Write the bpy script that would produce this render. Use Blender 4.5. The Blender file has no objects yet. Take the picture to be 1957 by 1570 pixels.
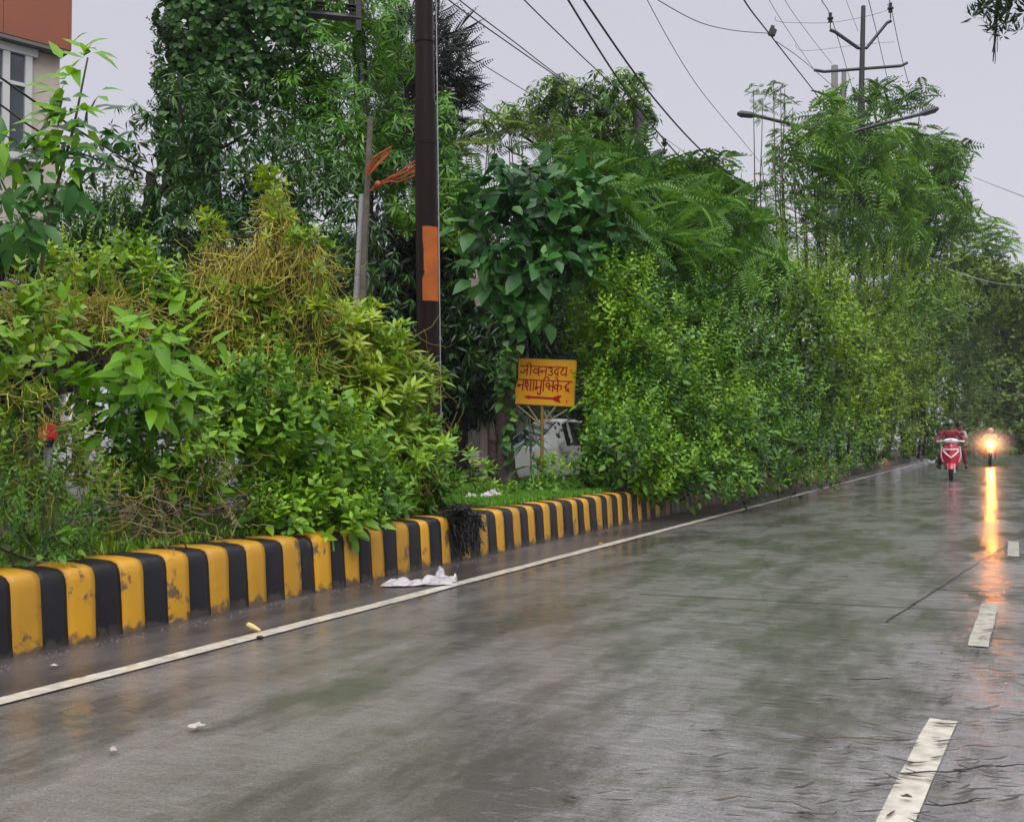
import bpy, bmesh, math, random
import numpy as np
from mathutils import Vector, Matrix, Euler

C = bpy.context.scene.collection
SC = bpy.context.scene
PI = math.pi
# ------------------------------------------------------------------ camera
F = 2000.0                      # focal length in photo pixels (photo is 1957 x 1570)
CAMH = 1.10
PITCH = math.atan(55.0 / F)
cam_d = bpy.data.cameras.new('camera')
cam_d.sensor_width = 36.0
cam_d.lens = 36.0 * F / 1957.0
cam_d.clip_start = 0.05
cam_d.clip_end = 3000
cam = bpy.data.objects.new('camera', cam_d)
C.objects.link(cam)
cam.location = (0, 0, CAMH)
cam.rotation_euler = (PI / 2 + PITCH, 0, 0)
SC.camera = cam

# ------------------------------------------------------------------ sky, sun, exposure
SUN_EL, SUN_ROT = math.radians(58), math.radians(200)
w = bpy.data.worlds.new('World')
SC.world = w
w.use_nodes = True
nt = w.node_tree
nt.nodes.clear()
wo = nt.nodes.new('ShaderNodeOutputWorld')
bg1 = nt.nodes.new('ShaderNodeBackground')
bg2 = nt.nodes.new('ShaderNodeBackground')
add = nt.nodes.new('ShaderNodeAddShader')
sky = nt.nodes.new('ShaderNodeTexSky')
sky.sky_type = 'NISHITA'
sky.sun_disc = False
sky.sun_elevation = SUN_EL
sky.sun_rotation = SUN_ROT
sky.air_density = 1.0
sky.dust_density = 4.0
hs = nt.nodes.new('ShaderNodeHueSaturation')
hs.inputs['Saturation'].default_value = 0.25
nt.links.new(sky.outputs[0], hs.inputs['Color'])
nt.links.new(hs.outputs[0], bg1.inputs['Color'])
bg1.inputs['Strength'].default_value = 0.05
# overcast cloud layer, brightened strongly towards the zenith to light the leaves and road
tc = nt.nodes.new('ShaderNodeTexCoord')
sx = nt.nodes.new('ShaderNodeSeparateXYZ')
nt.links.new(tc.outputs['Generated'], sx.inputs[0])
mr = nt.nodes.new('ShaderNodeMapRange')
mr.inputs['From Min'].default_value = 0.0
mr.inputs['From Max'].default_value = 1.0
mr.inputs['To Min'].default_value = 0.0
mr.inputs['To Max'].default_value = 1.0
nt.links.new(sx.outputs['Z'], mr.inputs['Value'])
cr = nt.nodes.new('ShaderNodeValToRGB')
cr.color_ramp.elements[0].position = 0.0
cr.color_ramp.elements[0].color = (0.47, 0.46, 0.52, 1)
cr.color_ramp.elements[1].position = 1.0
cr.color_ramp.elements[1].color = (1.9, 1.86, 1.9, 1)
e = cr.color_ramp.elements.new(0.4)
e.color = (0.475, 0.465, 0.545, 1)
nt.links.new(mr.outputs[0], cr.inputs[0])
nt.links.new(cr.outputs[0], bg2.inputs['Color'])
bg2.inputs['Strength'].default_value = 1.0
nt.links.new(bg1.outputs[0], add.inputs[0])
nt.links.new(bg2.outputs[0], add.inputs[1])
nt.links.new(add.outputs[0], wo.inputs['Surface'])

sd = bpy.data.lights.new('sun', 'SUN')
sd.energy = 1.5
sd.angle = math.radians(50)
sd.color = (1.0, 0.97, 0.93)
so = bpy.data.objects.new('sun', sd)
C.objects.link(so)
so.rotation_euler = (PI / 2 - SUN_EL, 0, math.radians(20))
SC.view_settings.view_transform = 'Standard'
SC.view_settings.look = 'None'
SC.view_settings.gamma = 1
SC.view_settings.use_curve_mapping = False
SC.view_settings.exposure = 0.0
SC.render.engine = 'CYCLES'
SC.cycles.use_denoising = True
SC.cycles.max_bounces = 6
SC.cycles.diffuse_bounces = 3
SC.cycles.glossy_bounces = 3
SC.cycles.transmission_bounces = 3
SC.cycles.transparent_max_bounces = 8
SC.cycles.volume_bounces = 1
SC.cycles.sample_clamp_indirect = 4.0

# ------------------------------------------------------------------ placing helpers
cP, sP = math.cos(PITCH), math.sin(PITCH)


def ray(px, py):
    cx = (px - 978.5) / F
    cz = (785 - py) / F
    return Vector((cx, cP - cz * sP, sP + cz * cP))


def P(px, py, d):
    r = ray(px, py)
    k = d / r.y
    return Vector((r.x * k, d, CAMH + r.z * k))


def G(px, py, z=0.0):
    r = ray(px, py)
    k = (z - CAMH) / r.z
    return Vector((r.x * k, r.y * k, z))


RA = math.atan(0.475)           # the road runs 25 degrees right of the view
RS, RC = math.sin(RA), math.cos(RA)


def R(u, v, z=0.0):             # along the road, to the right of it
    return Vector((u * RS + v * RC, u * RC - v * RS, z))


# ------------------------------------------------------------------ materials
def mat(name, col, rough=0.6, metal=0.0, coat=0.0, noise=0.0, nscale=8.0, col2=None, bump=0.0, bscale=40.0,
        spec=0.5, emis=None, estr=0.0, alpha=1.0, trans=0.0):
    m = bpy.data.materials.new(name)
    m.use_nodes = True
    t = m.node_tree
    b = t.nodes['Principled BSDF']
    b.inputs['Base Color'].default_value = (*col, 1)
    b.inputs['Roughness'].default_value = rough
    b.inputs['Metallic'].default_value = metal
    b.inputs['Coat Weight'].default_value = coat
    b.inputs['Coat Roughness'].default_value = 0.12
    b.inputs['Specular IOR Level'].default_value = spec
    b.inputs['Transmission Weight'].default_value = trans
    if emis:
        b.inputs['Emission Color'].default_value = (*emis, 1)
        b.inputs['Emission Strength'].default_value = estr
    tc = t.nodes.new('ShaderNodeTexCoord')
    if noise > 0:
        n = t.nodes.new('ShaderNodeTexNoise')
        n.inputs['Scale'].default_value = nscale
        n.inputs['Detail'].default_value = 6
        n.inputs['Roughness'].default_value = 0.65
        t.links.new(tc.outputs['Object'], n.inputs['Vector'])
        r = t.nodes.new('ShaderNodeValToRGB')
        r.color_ramp.elements[0].position = 0.5 - 0.2 / max(noise, .3) * .5
        r.color_ramp.elements[1].position = 0.5 + 0.25
        r.color_ramp.elements[0].color = (*col, 1)
        c2 = col2 if col2 else tuple(c * (1 - noise) for c in col)
        r.color_ramp.elements[1].color = (*c2, 1)
        t.links.new(n.outputs['Fac'], r.inputs[0])
        t.links.new(r.outputs[0], b.inputs['Base Color'])
    if bump > 0:
        n2 = t.nodes.new('ShaderNodeTexNoise')
        n2.inputs['Scale'].default_value = bscale
        n2.inputs['Detail'].default_value = 5
        t.links.new(tc.outputs['Object'], n2.inputs['Vector'])
        bp = t.nodes.new('ShaderNodeBump')
        bp.inputs['Strength'].default_value = bump
        bp.inputs['Distance'].default_value = 0.02
        t.links.new(n2.outputs['Fac'], bp.inputs['Height'])
        t.links.new(bp.outputs[0], b.inputs['Normal'])
    return m


def leafmat(name, cols, rough=0.38, transl=0.22, spec=0.4, cn=0.35, cscale=0.9):
    """cols: dark, mid, light leaf pigment. 'tint' is a per-leaf number stored on the mesh."""
    m = bpy.data.materials.new(name)
    m.use_nodes = True
    t = m.node_tree
    b = t.nodes['Principled BSDF']
    out = t.nodes['Material Output']
    at = t.nodes.new('ShaderNodeAttribute')
    at.attribute_name = 'tint'
    oi = t.nodes.new('ShaderNodeObjectInfo')
    ge = t.nodes.new('ShaderNodeNewGeometry')
    nz = t.nodes.new('ShaderNodeTexNoise')
    nz.inputs['Scale'].default_value = cscale
    nz.inputs['Detail'].default_value = 3
    t.links.new(ge.outputs['Position'], nz.inputs['Vector'])

    def mth(op, a, c, k=None):
        n = t.nodes.new('ShaderNodeMath')
        n.operation = op
        for i, q in enumerate((a, c, k)):
            if q is None:
                continue
            if isinstance(q, (int, float)):
                n.inputs[i].default_value = q
            else:
                t.links.new(q, n.inputs[i])
        return n.outputs[0]
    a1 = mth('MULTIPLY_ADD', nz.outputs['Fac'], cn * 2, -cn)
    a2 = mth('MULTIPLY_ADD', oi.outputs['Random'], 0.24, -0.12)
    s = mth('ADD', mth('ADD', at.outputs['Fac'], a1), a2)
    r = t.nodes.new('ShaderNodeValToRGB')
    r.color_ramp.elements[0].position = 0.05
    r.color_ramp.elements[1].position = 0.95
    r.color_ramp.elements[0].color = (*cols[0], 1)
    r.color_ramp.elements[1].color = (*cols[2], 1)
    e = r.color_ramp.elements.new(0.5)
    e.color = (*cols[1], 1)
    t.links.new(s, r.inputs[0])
    t.links.new(r.outputs[0], b.inputs['Base Color'])
    b.inputs['Roughness'].default_value = rough
    b.inputs['Specular IOR Level'].default_value = spec
    tr = t.nodes.new('ShaderNodeBsdfTranslucent')
    mx = t.nodes.new('ShaderNodeMixRGB')
    mx.blend_type = 'MULTIPLY'
    mx.inputs[0].default_value = 1.0
    mx.inputs[2].default_value = (1.35, 1.25, 0.55, 1)
    t.links.new(r.outputs[0], mx.inputs[1])
    t.links.new(mx.outputs[0], tr.inputs['Color'])
    ms = t.nodes.new('ShaderNodeMixShader')
    ms.inputs[0].default_value = transl
    t.links.new(b.outputs[0], ms.inputs[1])
    t.links.new(tr.outputs[0], ms.inputs[2])
    t.links.new(ms.outputs[0], out.inputs['Surface'])
    return m


M = {}
M['lantana'] = leafmat('shrub_leaf', [(.016, .055, .005), (.105, .27, .016), (.31, .48, .02)], cn=.42)
M['yellowgreen'] = leafmat('yellow_green_leaf', [(.05, .11, .008), (.17, .31, .015), (.36, .46, .03)])
M['bright'] = leafmat('bright_young_leaf', [(.06, .17, .010), (.16, .37, .012), (.28, .50, .02)], transl=.4)
M['ivy'] = leafmat('creeper_leaf', [(.015, .055, .012), (.042, .13, .020), (.10, .24, .03)], rough=.4)
M['mango'] = leafmat('dark_lance_leaf', [(.010, .038, .010), (.03, .10, .018), (.10, .22, .03)], rough=.3, transl=.2)
M['palmate'] = leafmat('fingered_leaf', [(.03, .11, .010), (.095, .26, .014), (.20, .42, .02)])
M['darkleaf'] = leafmat('very_dark_leaf', [(.005, .012, .006), (.010, .028, .012), (.03, .07, .03)], transl=.1)  # shade under the trees put into the colour of thicket and back hedge
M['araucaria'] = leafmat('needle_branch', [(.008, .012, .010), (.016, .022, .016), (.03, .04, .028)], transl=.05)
M['feather'] = leafmat('feathery_leaf', [(.02, .07, .010), (.065, .19, .016), (.14, .31, .02)])
M['featherol'] = leafmat('feathery_olive_leaf', [(.035, .10, .010), (.10, .25, .012), (.20, .36, .02)])
M['hedge'] = leafmat('hedge_leaf', [(.014, .055, .005), (.080, .22, .012), (.26, .46, .018)], cn=.5)
M['hedgeol'] = leafmat('olive_hedge_leaf', [(.022, .06, .005), (.085, .20, .010), (.25, .40, .016)], cn=.45)
M['teak'] = leafmat('broad_dark_leaf', [(.015, .065, .018), (.035, .14, .026), (.08, .22, .03)], rough=.35)
M['farleaf'] = leafmat('distant_leaf', [(.03, .06, .010), (.08, .15, .015), (.15, .24, .025)])
M['grass'] = leafmat('grass_blade', [(.05, .16, .012), (.10, .27, .02), (.16, .36, .03)])
M['dodder'] = leafmat('dodder_strand', [(.24, .20, .03), (.50, .44, .06), (.68, .62, .13)], transl=.15, cn=.2)
M['drystem'] = leafmat('dry_stem', [(.05, .035, .02), (.16, .12, .06), (.34, .28, .16)], transl=.05)
M['bark'] = mat('bark', (.035, .026, .02), .8, noise=.6, nscale=9, bump=.8, bscale=18)
M['bark2'] = mat('grey_bark', (.14, .12, .09), .75, noise=.6, nscale=6, bump=.6, bscale=18)
M['redbark'] = mat('wet_brown_bark', (.04, .022, .016), .6, noise=.6, nscale=7, bump=.9, bscale=14)
M['stem'] = mat('green_stem', (.08, .10, .03), .6)
M['soil'] = mat('wet_soil', (.030, .018, .012), .7, noise=.5, nscale=5, col2=(.06, .042, .025), bump=1, bscale=14)
M['earth'] = mat('verge_earth', (.05, .05, .025), .85, noise=.6, nscale=1.2, col2=(.03, .06, .015), bump=1, bscale=6)
M['soot'] = mat('black_weed', (.008, .007, .006), .55)
M['pole'] = mat('black_painted_steel', (.010, .005, .005), .34, spec=.12, noise=.5, nscale=3, col2=(.016, .008, .007), bump=.15, bscale=25)
M['orange'] = mat('orange_paint', (.44, .115, .018), .6, spec=.2, noise=.6, nscale=5, col2=(.26, .065, .016), bump=.2, bscale=30)
M['concrete'] = mat('weathered_concrete', (.36, .36, .35), .7, noise=.35, nscale=3, bump=.3, bscale=30)
M['iron'] = mat('dark_iron', (.035, .033, .04), .5, noise=.4, nscale=6)
M['galv'] = mat('galvanised_steel', (.40, .41, .42), .45, metal=.4, noise=.3, nscale=2)
M['wire'] = mat('wire_black', (.02, .02, .022), .5)
M['porcelain'] = mat('brown_porcelain', (.03, .018, .016), .25)
M['orangecable'] = mat('orange_cable', (.50, .10, .03), .5, noise=.4, nscale=20)


def paint(name, base, wear, amount, spec=.4):
    m = bpy.data.materials.new(name)
    m.use_nodes = True
    t = m.node_tree
    b = t.nodes['Principled BSDF']
    b.inputs['Roughness'].default_value = .42
    b.inputs['Specular IOR Level'].default_value = spec
    tc = t.nodes.new('ShaderNodeNewGeometry')
    n = t.nodes.new('ShaderNodeTexNoise')
    n.inputs['Scale'].default_value = 5
    n.inputs['Detail'].default_value = 8
    n.inputs['Roughness'].default_value = .7
    t.links.new(tc.outputs['Position'], n.inputs['Vector'])
    r = t.nodes.new('ShaderNodeValToRGB')
    r.color_ramp.elements[0].position = amount
    r.color_ramp.elements[1].position = amount + .05
    r.color_ramp.elements[0].color = (0, 0, 0, 1)
    r.color_ramp.elements[1].color = (1, 1, 1, 1)
    t.links.new(n.outputs['Fac'], r.inputs[0])
    # dirt splashed on the foot of the kerb
    sp = t.nodes.new('ShaderNodeSeparateXYZ')
    t.links.new(tc.outputs['Position'], sp.inputs[0])
    n3 = t.nodes.new('ShaderNodeTexNoise')
    n3.inputs['Scale'].default_value = 14
    n3.inputs['Detail'].default_value = 5
    t.links.new(tc.outputs['Position'], n3.inputs['Vector'])
    dm = t.nodes.new('ShaderNodeMath')
    dm.operation = 'MULTIPLY_ADD'
    dm.inputs[1].default_value = .22
    dm.inputs[2].default_value = -.07
    t.links.new(n3.outputs['Fac'], dm.inputs[0])
    lt = t.nodes.new('ShaderNodeMath')
    lt.operation = 'SUBTRACT'
    t.links.new(dm.outputs[0], lt.inputs[0])
    t.links.new(sp.outputs['Z'], lt.inputs[1])
    mr = t.nodes.new('ShaderNodeMapRange')
    mr.inputs['From Min'].default_value = -.02
    mr.inputs['From Max'].default_value = .02
    t.links.new(lt.outputs[0], mr.inputs['Value'])
    mxm = t.nodes.new('ShaderNodeMath')
    mxm.operation = 'MAXIMUM'
    t.links.new(r.outputs[0], mxm.inputs[0])
    t.links.new(mr.outputs[0], mxm.inputs[1])
    n2 = t.nodes.new('ShaderNodeTexNoise')
    n2.inputs['Scale'].default_value = 1.6
    n2.inputs['Detail'].default_value = 7
    t.links.new(tc.outputs['Position'], n2.inputs['Vector'])
    mv = t.nodes.new('ShaderNodeMixRGB')
    mv.inputs[1].default_value = (*base, 1)
    mv.inputs[2].default_value = (*[c * .55 + .012 for c in base], 1)
    oi = t.nodes.new('ShaderNodeObjectInfo')
    av = t.nodes.new('ShaderNodeMath')
    av.operation = 'MULTIPLY_ADD'
    av.inputs[1].default_value = .55
    t.links.new(oi.outputs['Random'], av.inputs[0])
    sb = t.nodes.new('ShaderNodeMath')
    sb.operation = 'SUBTRACT'
    sb.inputs[1].default_value = .22
    t.links.new(n2.outputs['Fac'], sb.inputs[0])
    t.links.new(sb.outputs[0], av.inputs[2])
    t.links.new(av.outputs[0], mv.inputs[0])
    mx = t.nodes.new('ShaderNodeMixRGB')
    mx.inputs[2].default_value = (*wear, 1)
    t.links.new(mxm.outputs[0], mx.inputs[0])
    t.links.new(mv.outputs[0], mx.inputs[1])
    t.links.new(mx.outputs[0], b.inputs['Base Color'])
    bp = t.nodes.new('ShaderNodeBump')
    bp.inputs['Strength'].default_value = .35
    bp.inputs['Distance'].default_value = .01
    t.links.new(n3.outputs['Fac'], bp.inputs['Height'])
    t.links.new(bp.outputs[0], b.inputs['Normal'])
    return m


M['kyellow'] = paint('kerb_yellow_paint', (.68, .345, .012), (.13, .085, .045), .565)
M['kblack'] = paint('kerb_black_paint', (.013, .012, .016), (.06, .05, .045), .64, .22)
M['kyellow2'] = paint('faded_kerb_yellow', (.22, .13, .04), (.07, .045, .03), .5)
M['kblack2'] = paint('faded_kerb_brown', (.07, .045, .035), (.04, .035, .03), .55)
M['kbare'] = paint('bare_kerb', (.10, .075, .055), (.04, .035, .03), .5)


def wet_road(name, base, dark, coat=1.0):
    m = bpy.data.materials.new(name)
    m.use_nodes = True
    t = m.node_tree
    b = t.nodes['Principled BSDF']
    tc = t.nodes.new('ShaderNodeTexCoord')

    def noise(scale, detail, vec=(1, 1, 1), rough=.6):
        mp = t.nodes.new('ShaderNodeMapping')
        mp.inputs['Scale'].default_value = vec
        t.links.new(tc.outputs['Object'], mp.inputs['Vector'])
        n = t.nodes.new('ShaderNodeTexNoise')
        n.inputs['Scale'].default_value = scale
        n.inputs['Detail'].default_value = detail
        n.inputs['Roughness'].default_value = rough
        t.links.new(mp.outputs[0], n.inputs['Vector'])
        return n.outputs['Fac']

    def ramp(fac, a, bb, ca, cb):
        r = t.nodes.new('ShaderNodeValToRGB')
        r.color_ramp.elements[0].position = a
        r.color_ramp.elements[1].position = bb
        r.color_ramp.elements[0].color = (*ca, 1)
        r.color_ramp.elements[1].color = (*cb, 1)
        t.links.new(fac, r.inputs[0])
        return r.outputs[0]

    def g(x):
        return (x, x, x)
    big = noise(1.05, 9, (1.5, .55, 1), .72)          # film of water, drawn out along the traffic (local Y)
    grit = noise(95, 3)
    stain = noise(1.1, 6, (1.2, .5, 1))
    mx = t.nodes.new('ShaderNodeMixRGB')
    t.links.new(ramp(stain, .38, .66, g(0), g(1)), mx.inputs[0])
    mx.inputs[1].default_value = (*base, 1)
    mx.inputs[2].default_value = (*dark, 1)
    ml = t.nodes.new('ShaderNodeMixRGB')
    ml.blend_type = 'MULTIPLY'
    ml.inputs[0].default_value = 1
    t.links.new(mx.outputs[0], ml.inputs[1])
    t.links.new(ramp(grit, .35, .65, g(.62), g(1.25)), ml.inputs[2])
    wetm = ramp(big, .45, .58, g(.0), g(1))
    mw = t.nodes.new('ShaderNodeMixRGB')
    mw.blend_type = 'MULTIPLY'
    t.links.new(wetm, mw.inputs[0])
    t.links.new(ml.outputs[0], mw.inputs[1])
    mw.inputs[2].default_value = (.46, .44, .41, 1)
    t.links.new(mw.outputs[0], b.inputs['Base Color'])
    rr = t.nodes.new('ShaderNodeMapRange')
    rr.inputs['To Min'].default_value = .17
    rr.inputs['To Max'].default_value = .05
    t.links.new(wetm, rr.inputs['Value'])
    b.inputs['Roughness'].default_value = .40
    b.inputs['Coat Weight'].default_value = coat
    t.links.new(rr.outputs[0], b.inputs['Coat Roughness'])
    b.inputs['Coat IOR'].default_value = 1.6
    bp = t.nodes.new('ShaderNodeBump')
    bp.inputs['Strength'].default_value = .8
    bp.inputs['Distance'].default_value = .004
    t.links.new(grit, bp.inputs['Height'])
    t.links.new(bp.outputs[0], b.inputs['Normal'])
    # ripples and rain rings on the film
    rip = noise(17, 5, (1, 1, 1), .7)
    rip2 = noise(4.2, 4, (.8, 1.7, 1), .55)
    ad = t.nodes.new('ShaderNodeMath')
    ad.operation = 'MULTIPLY_ADD'
    ad.inputs[1].default_value = 3.2
    t.links.new(rip2, ad.inputs[0])
    fs = t.nodes.new('ShaderNodeMapRange')
    fs.inputs['To Min'].default_value = 1.0
    fs.inputs['To Max'].default_value = .22
    t.links.new(wetm, fs.inputs['Value'])
    fm = t.nodes.new('ShaderNodeMath')
    fm.operation = 'MULTIPLY'
    t.links.new(rip, fm.inputs[0])
    t.links.new(fs.outputs[0], fm.inputs[1])
    t.links.new(fm.outputs[0], ad.inputs[2])
    bs = t.nodes.new('ShaderNodeMapRange')
    bs.inputs['To Min'].default_value = .75
    bs.inputs['To Max'].default_value = .42
    t.links.new(wetm, bs.inputs['Value'])
    bp2 = t.nodes.new('ShaderNodeBump')
    bp2.inputs['Distance'].default_value = .006
    t.links.new(bs.outputs[0], bp2.inputs['Strength'])
    t.links.new(ad.outputs[0], bp2.inputs['Height'])
    t.links.new(bp2.outputs[0], b.inputs['Coat Normal'])
    return m


M['road'] = wet_road('wet_concrete_road', (.23, .216, .222), (.15, .135, .13))
M['asphalt'] = wet_road('wet_shoulder_asphalt', (.095, .085, .088), (.06, .052, .055), .22)
M['line'] = mat('white_road_paint', (.62, .58, .50), .4, noise=.8, nscale=11, col2=(.30, .27, .23), coat=.4)
M['lineworn'] = mat('worn_white_road_paint', (.55, .53, .45), .4, noise=.8, nscale=14, col2=(.18, .17, .15), coat=.5)
M['joint'] = mat('road_joint', (.02, .02, .018), .4)


# ------------------------------------------------------------------ mesh helpers
def link(name, me, parent=None, m=None, loc=None, rotz=None, smooth=False):
    o = bpy.data.objects.new(name, me)
    C.objects.link(o)
    if parent is not None:
        o.parent = parent
    if m is not None:
        if len(me.materials) == 0:
            me.materials.append(m)
    if loc is not None:
        o.location = loc
    if rotz is not None:
        o.rotation_euler = (0, 0, rotz)
    if smooth:
        me.polygons.foreach_set('use_smooth', [True] * len(me.polygons))
    return o


def tag(o, label=None, cat=None, group=None, kind=None):
    if label:
        o['label'] = label
    if cat:
        o['category'] = cat
    if group:
        o['group'] = group
    if kind:
        o['kind'] = kind
    return o


def empty(name, loc=(0, 0, 0), rz=0.0):
    o = bpy.data.objects.new(name, None)
    o.empty_display_size = .2
    C.objects.link(o)
    o.location = loc
    o.rotation_euler = (0, 0, rz)
    return o


class MB:
    """plain vertex / face collector"""
    def __init__(s):
        s.v, s.f = [], []

    def box(s, c, size, rot=None, bev=0):
        x, y, z = [q / 2 for q in size]
        pts = [Vector((a * x, b * y, cc * z)) for a in (-1, 1) for b in (-1, 1) for cc in (-1, 1)]
        if rot is not None:
            pts = [rot @ p for p in pts]
        n = len(s.v)
        s.v += [tuple(p + Vector(c)) for p in pts]
        for q in ((0, 1, 3, 2), (4, 6, 7, 5), (0, 4, 5, 1), (2, 3, 7, 6), (0, 2, 6, 4), (1, 5, 7, 3)):
            s.f.append([n + i for i in q])
        return s

    def tube(s, pts, rad, sides=6, caps=True):
        pts = [Vector(p) for p in pts]
        if not hasattr(rad, '__len__'):
            rad = [rad] * len(pts)
        n0 = len(s.v)
        up = Vector((0, 0, 1))
        for i, p in enumerate(pts):
            t = (pts[min(i + 1, len(pts) - 1)] - pts[max(i - 1, 0)])
            if t.length < 1e-9:
                t = Vector((0, 0, 1))
            t.normalize()
            ref = up if abs(t.z) < .9 else Vector((1, 0, 0))
            a = t.cross(ref).normalized()
            b = a.cross(t)
            for k in range(sides):
                th = 2 * PI * k / sides
                s.v.append(tuple(p + (a * math.cos(th) + b * math.sin(th)) * rad[i]))
        for i in range(len(pts) - 1):
            for k in range(sides):
                k2 = (k + 1) % sides
                s.f.append([n0 + i * sides + k, n0 + i * sides + k2, n0 + (i + 1) * sides + k2, n0 + (i + 1) * sides + k])
        if caps:
            s.f.append([n0 + k for k in range(sides)][::-1])
            s.f.append([n0 + (len(pts) - 1) * sides + k for k in range(sides)])
        return s

    def lathe(s, prof, sides=16, c=(0, 0, 0), rot=None):
        n0 = len(s.v)
        for r, z in prof:
            for k in range(sides):
                th = 2 * PI * k / sides
                p = Vector((r * math.cos(th), r * math.sin(th), z))
                if rot is not None:
                    p = rot @ p
                s.v.append(tuple(p + Vector(c)))
        for i in range(len(prof) - 1):
            for k in range(sides):
                k2 = (k + 1) % sides
                s.f.append([n0 + i * sides + k, n0 + i * sides + k2, n0 + (i + 1) * sides + k2, n0 + (i + 1) * sides + k])
        s.f.append([n0 + k for k in range(sides)][::-1])
        s.f.append([n0 + (len(prof) - 1) * sides + k for k in range(sides)])
        return s

    def ball(s, c, r, nu=10, nv=7):
        if not hasattr(r, '__len__'):
            r = (r, r, r)
        prof = []
        n0 = len(s.v)
        for i in range(1, nv):
            ph = PI * i / nv
            for k in range(nu):
                th = 2 * PI * k / nu
                s.v.append((c[0] + r[0] * math.sin(ph) * math.cos(th), c[1] + r[1] * math.sin(ph) * math.sin(th), c[2] + r[2] * math.cos(ph)))
        for i in range(nv - 2):
            for k in range(nu):
                k2 = (k + 1) % nu
                s.f.append([n0 + i * nu + k, n0 + (i + 1) * nu + k, n0 + (i + 1) * nu + k2, n0 + i * nu + k2])
        s.v.append((c[0], c[1], c[2] + r[2]))
        s.v.append((c[0], c[1], c[2] - r[2]))
        a, b = len(s.v) - 2, len(s.v) - 1
        for k in range(nu):
            k2 = (k + 1) % nu
            s.f.append([a, n0 + k, n0 + k2])
            s.f.append([b, n0 + (nv - 2) * nu + k2, n0 + (nv - 2) * nu + k])
        return s

    def quad(s, *pts):
        n = len(s.v)
        s.v += [tuple(p) for p in pts]
        s.f.append(list(range(n, n + len(pts))))
        return s

    def prism(s, poly, axis, t0, t1):
        """poly: 2D list; axis 0 -> extruded along x with (y,z) polygon, 1 -> along y with (x,z), 2 -> along z."""
        n = len(s.v)
        for t in (t0, t1):
            for a, b in poly:
                s.v.append((t, a, b) if axis == 0 else (a, t, b) if axis == 1 else (a, b, t))
        k = len(poly)
        s.f.append([n + i for i in range(k)])
        s.f.append([n + k + i for i in range(k)][::-1])
        for i in range(k):
            j = (i + 1) % k
            s.f.append([n + i, n + k + i, n + k + j, n + j])
        return s

    def mesh(s, name, m=None):
        me = bpy.data.meshes.new(name)
        me.from_pydata(s.v, [], s.f)
        bm = bmesh.new()
        bm.from_mesh(me)
        bmesh.ops.recalc_face_normals(bm, faces=bm.faces)
        bm.to_mesh(me)
        bm.free()
        if m:
            me.materials.append(m)
        return me

    def build(s, name, m, parent=None, smooth=False, bevel=0):
        me = s.mesh(name, m)
        if bevel:
            bm = bmesh.new()
            bm.from_mesh(me)
            bmesh.ops.bevel(bm, geom=list(bm.edges), offset=bevel, segments=2, affect='EDGES')
            bm.to_mesh(me)
            bm.free()
        o = link(name, me, parent, None)
        if smooth:
            me.polygons.foreach_set('use_smooth', [True] * len(me.polygons))
            try:
                me.set_sharp_from_angle(angle=math.radians(40))
            except Exception:
                pass
        return o


def rnd_smooth_path(a, b, n, wob, rng, sag=0.0):
    a, b = np.array(a, float), np.array(b, float)
    t = np.linspace(0, 1, n)[:, None]
    p = a + (b - a) * t
    w = np.cumsum(rng.normal(0, 1, (n, 3)), 0)
    w -= w[0] + (w[-1] - w[0]) * t
    p = p + w * wob
    p[:, 2] -= sag * 4 * (t[:, 0] * (1 - t[:, 0]))
    return p


# ------------------------------------------------------------------ leaf templates (numpy, all triangles)
def leaf(L, W, rows, droop=.25, fold=.12, y0=0.0):
    """rows: list of (t, relative width). Grows along +Y, upper face +Z. Returns (V, F)."""
    V, Fc = [], []
    V.append((0, y0, 0))
    for t, wd in rows:
        z = -droop * L * t * t
        V += [(-wd * W / 2, y0 + t * L, z), (0, y0 + t * L, z - fold * W * wd), (wd * W / 2, y0 + t * L, z)]
    V.append((0, y0 + L, -droop * L))
    Fc += [(0, 2, 1), (0, 3, 2)]
    n = len(rows)
    for i in range(n - 1):
        a, b = 1 + 3 * i, 4 + 3 * i
        Fc += [(a, a + 1, b + 1), (a, b + 1, b), (a + 1, a + 2, b + 2), (a + 1, b + 2, b + 1)]
    a = 1 + 3 * (n - 1)
    Fc += [(a, a + 1, a + 3), (a + 1, a + 2, a + 3)]
    return np.array(V, float), np.array(Fc, int)


OV = [(.32, 1.0), (.68, .68)]
OV1 = [(.42, 1.0)]
HEART = [(.06, .8), (.35, 1.0), (.7, .55)]
LANC = [(.3, 1.0), (.7, .8)]


def rotm(ax, an):
    return np.array(Matrix.Rotation(an, 3, ax))


def merge(parts):
    """parts: list of (V,F,R,pos,tint)"""
    Vs, Fs, Ts, n = [], [], [], 0
    for V, Fc, Rm, p, t in parts:
        Vs.append(V @ Rm.T + np.array(p))
        Fs.append(Fc + n)
        Ts.append(np.full(len(V), t))
        n += len(V)
    return np.vstack(Vs), np.vstack(Fs), np.concatenate(Ts)


def stemtri(h, r):
    V = np.array([(r, 0, 0), (-r * .5, r * .87, 0), (-r * .5, -r * .87, 0), (0, 0, h)], float)
    Fc = np.array([(0, 1, 3), (1, 2, 3), (2, 0, 3)], int)
    return V, Fc


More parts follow.
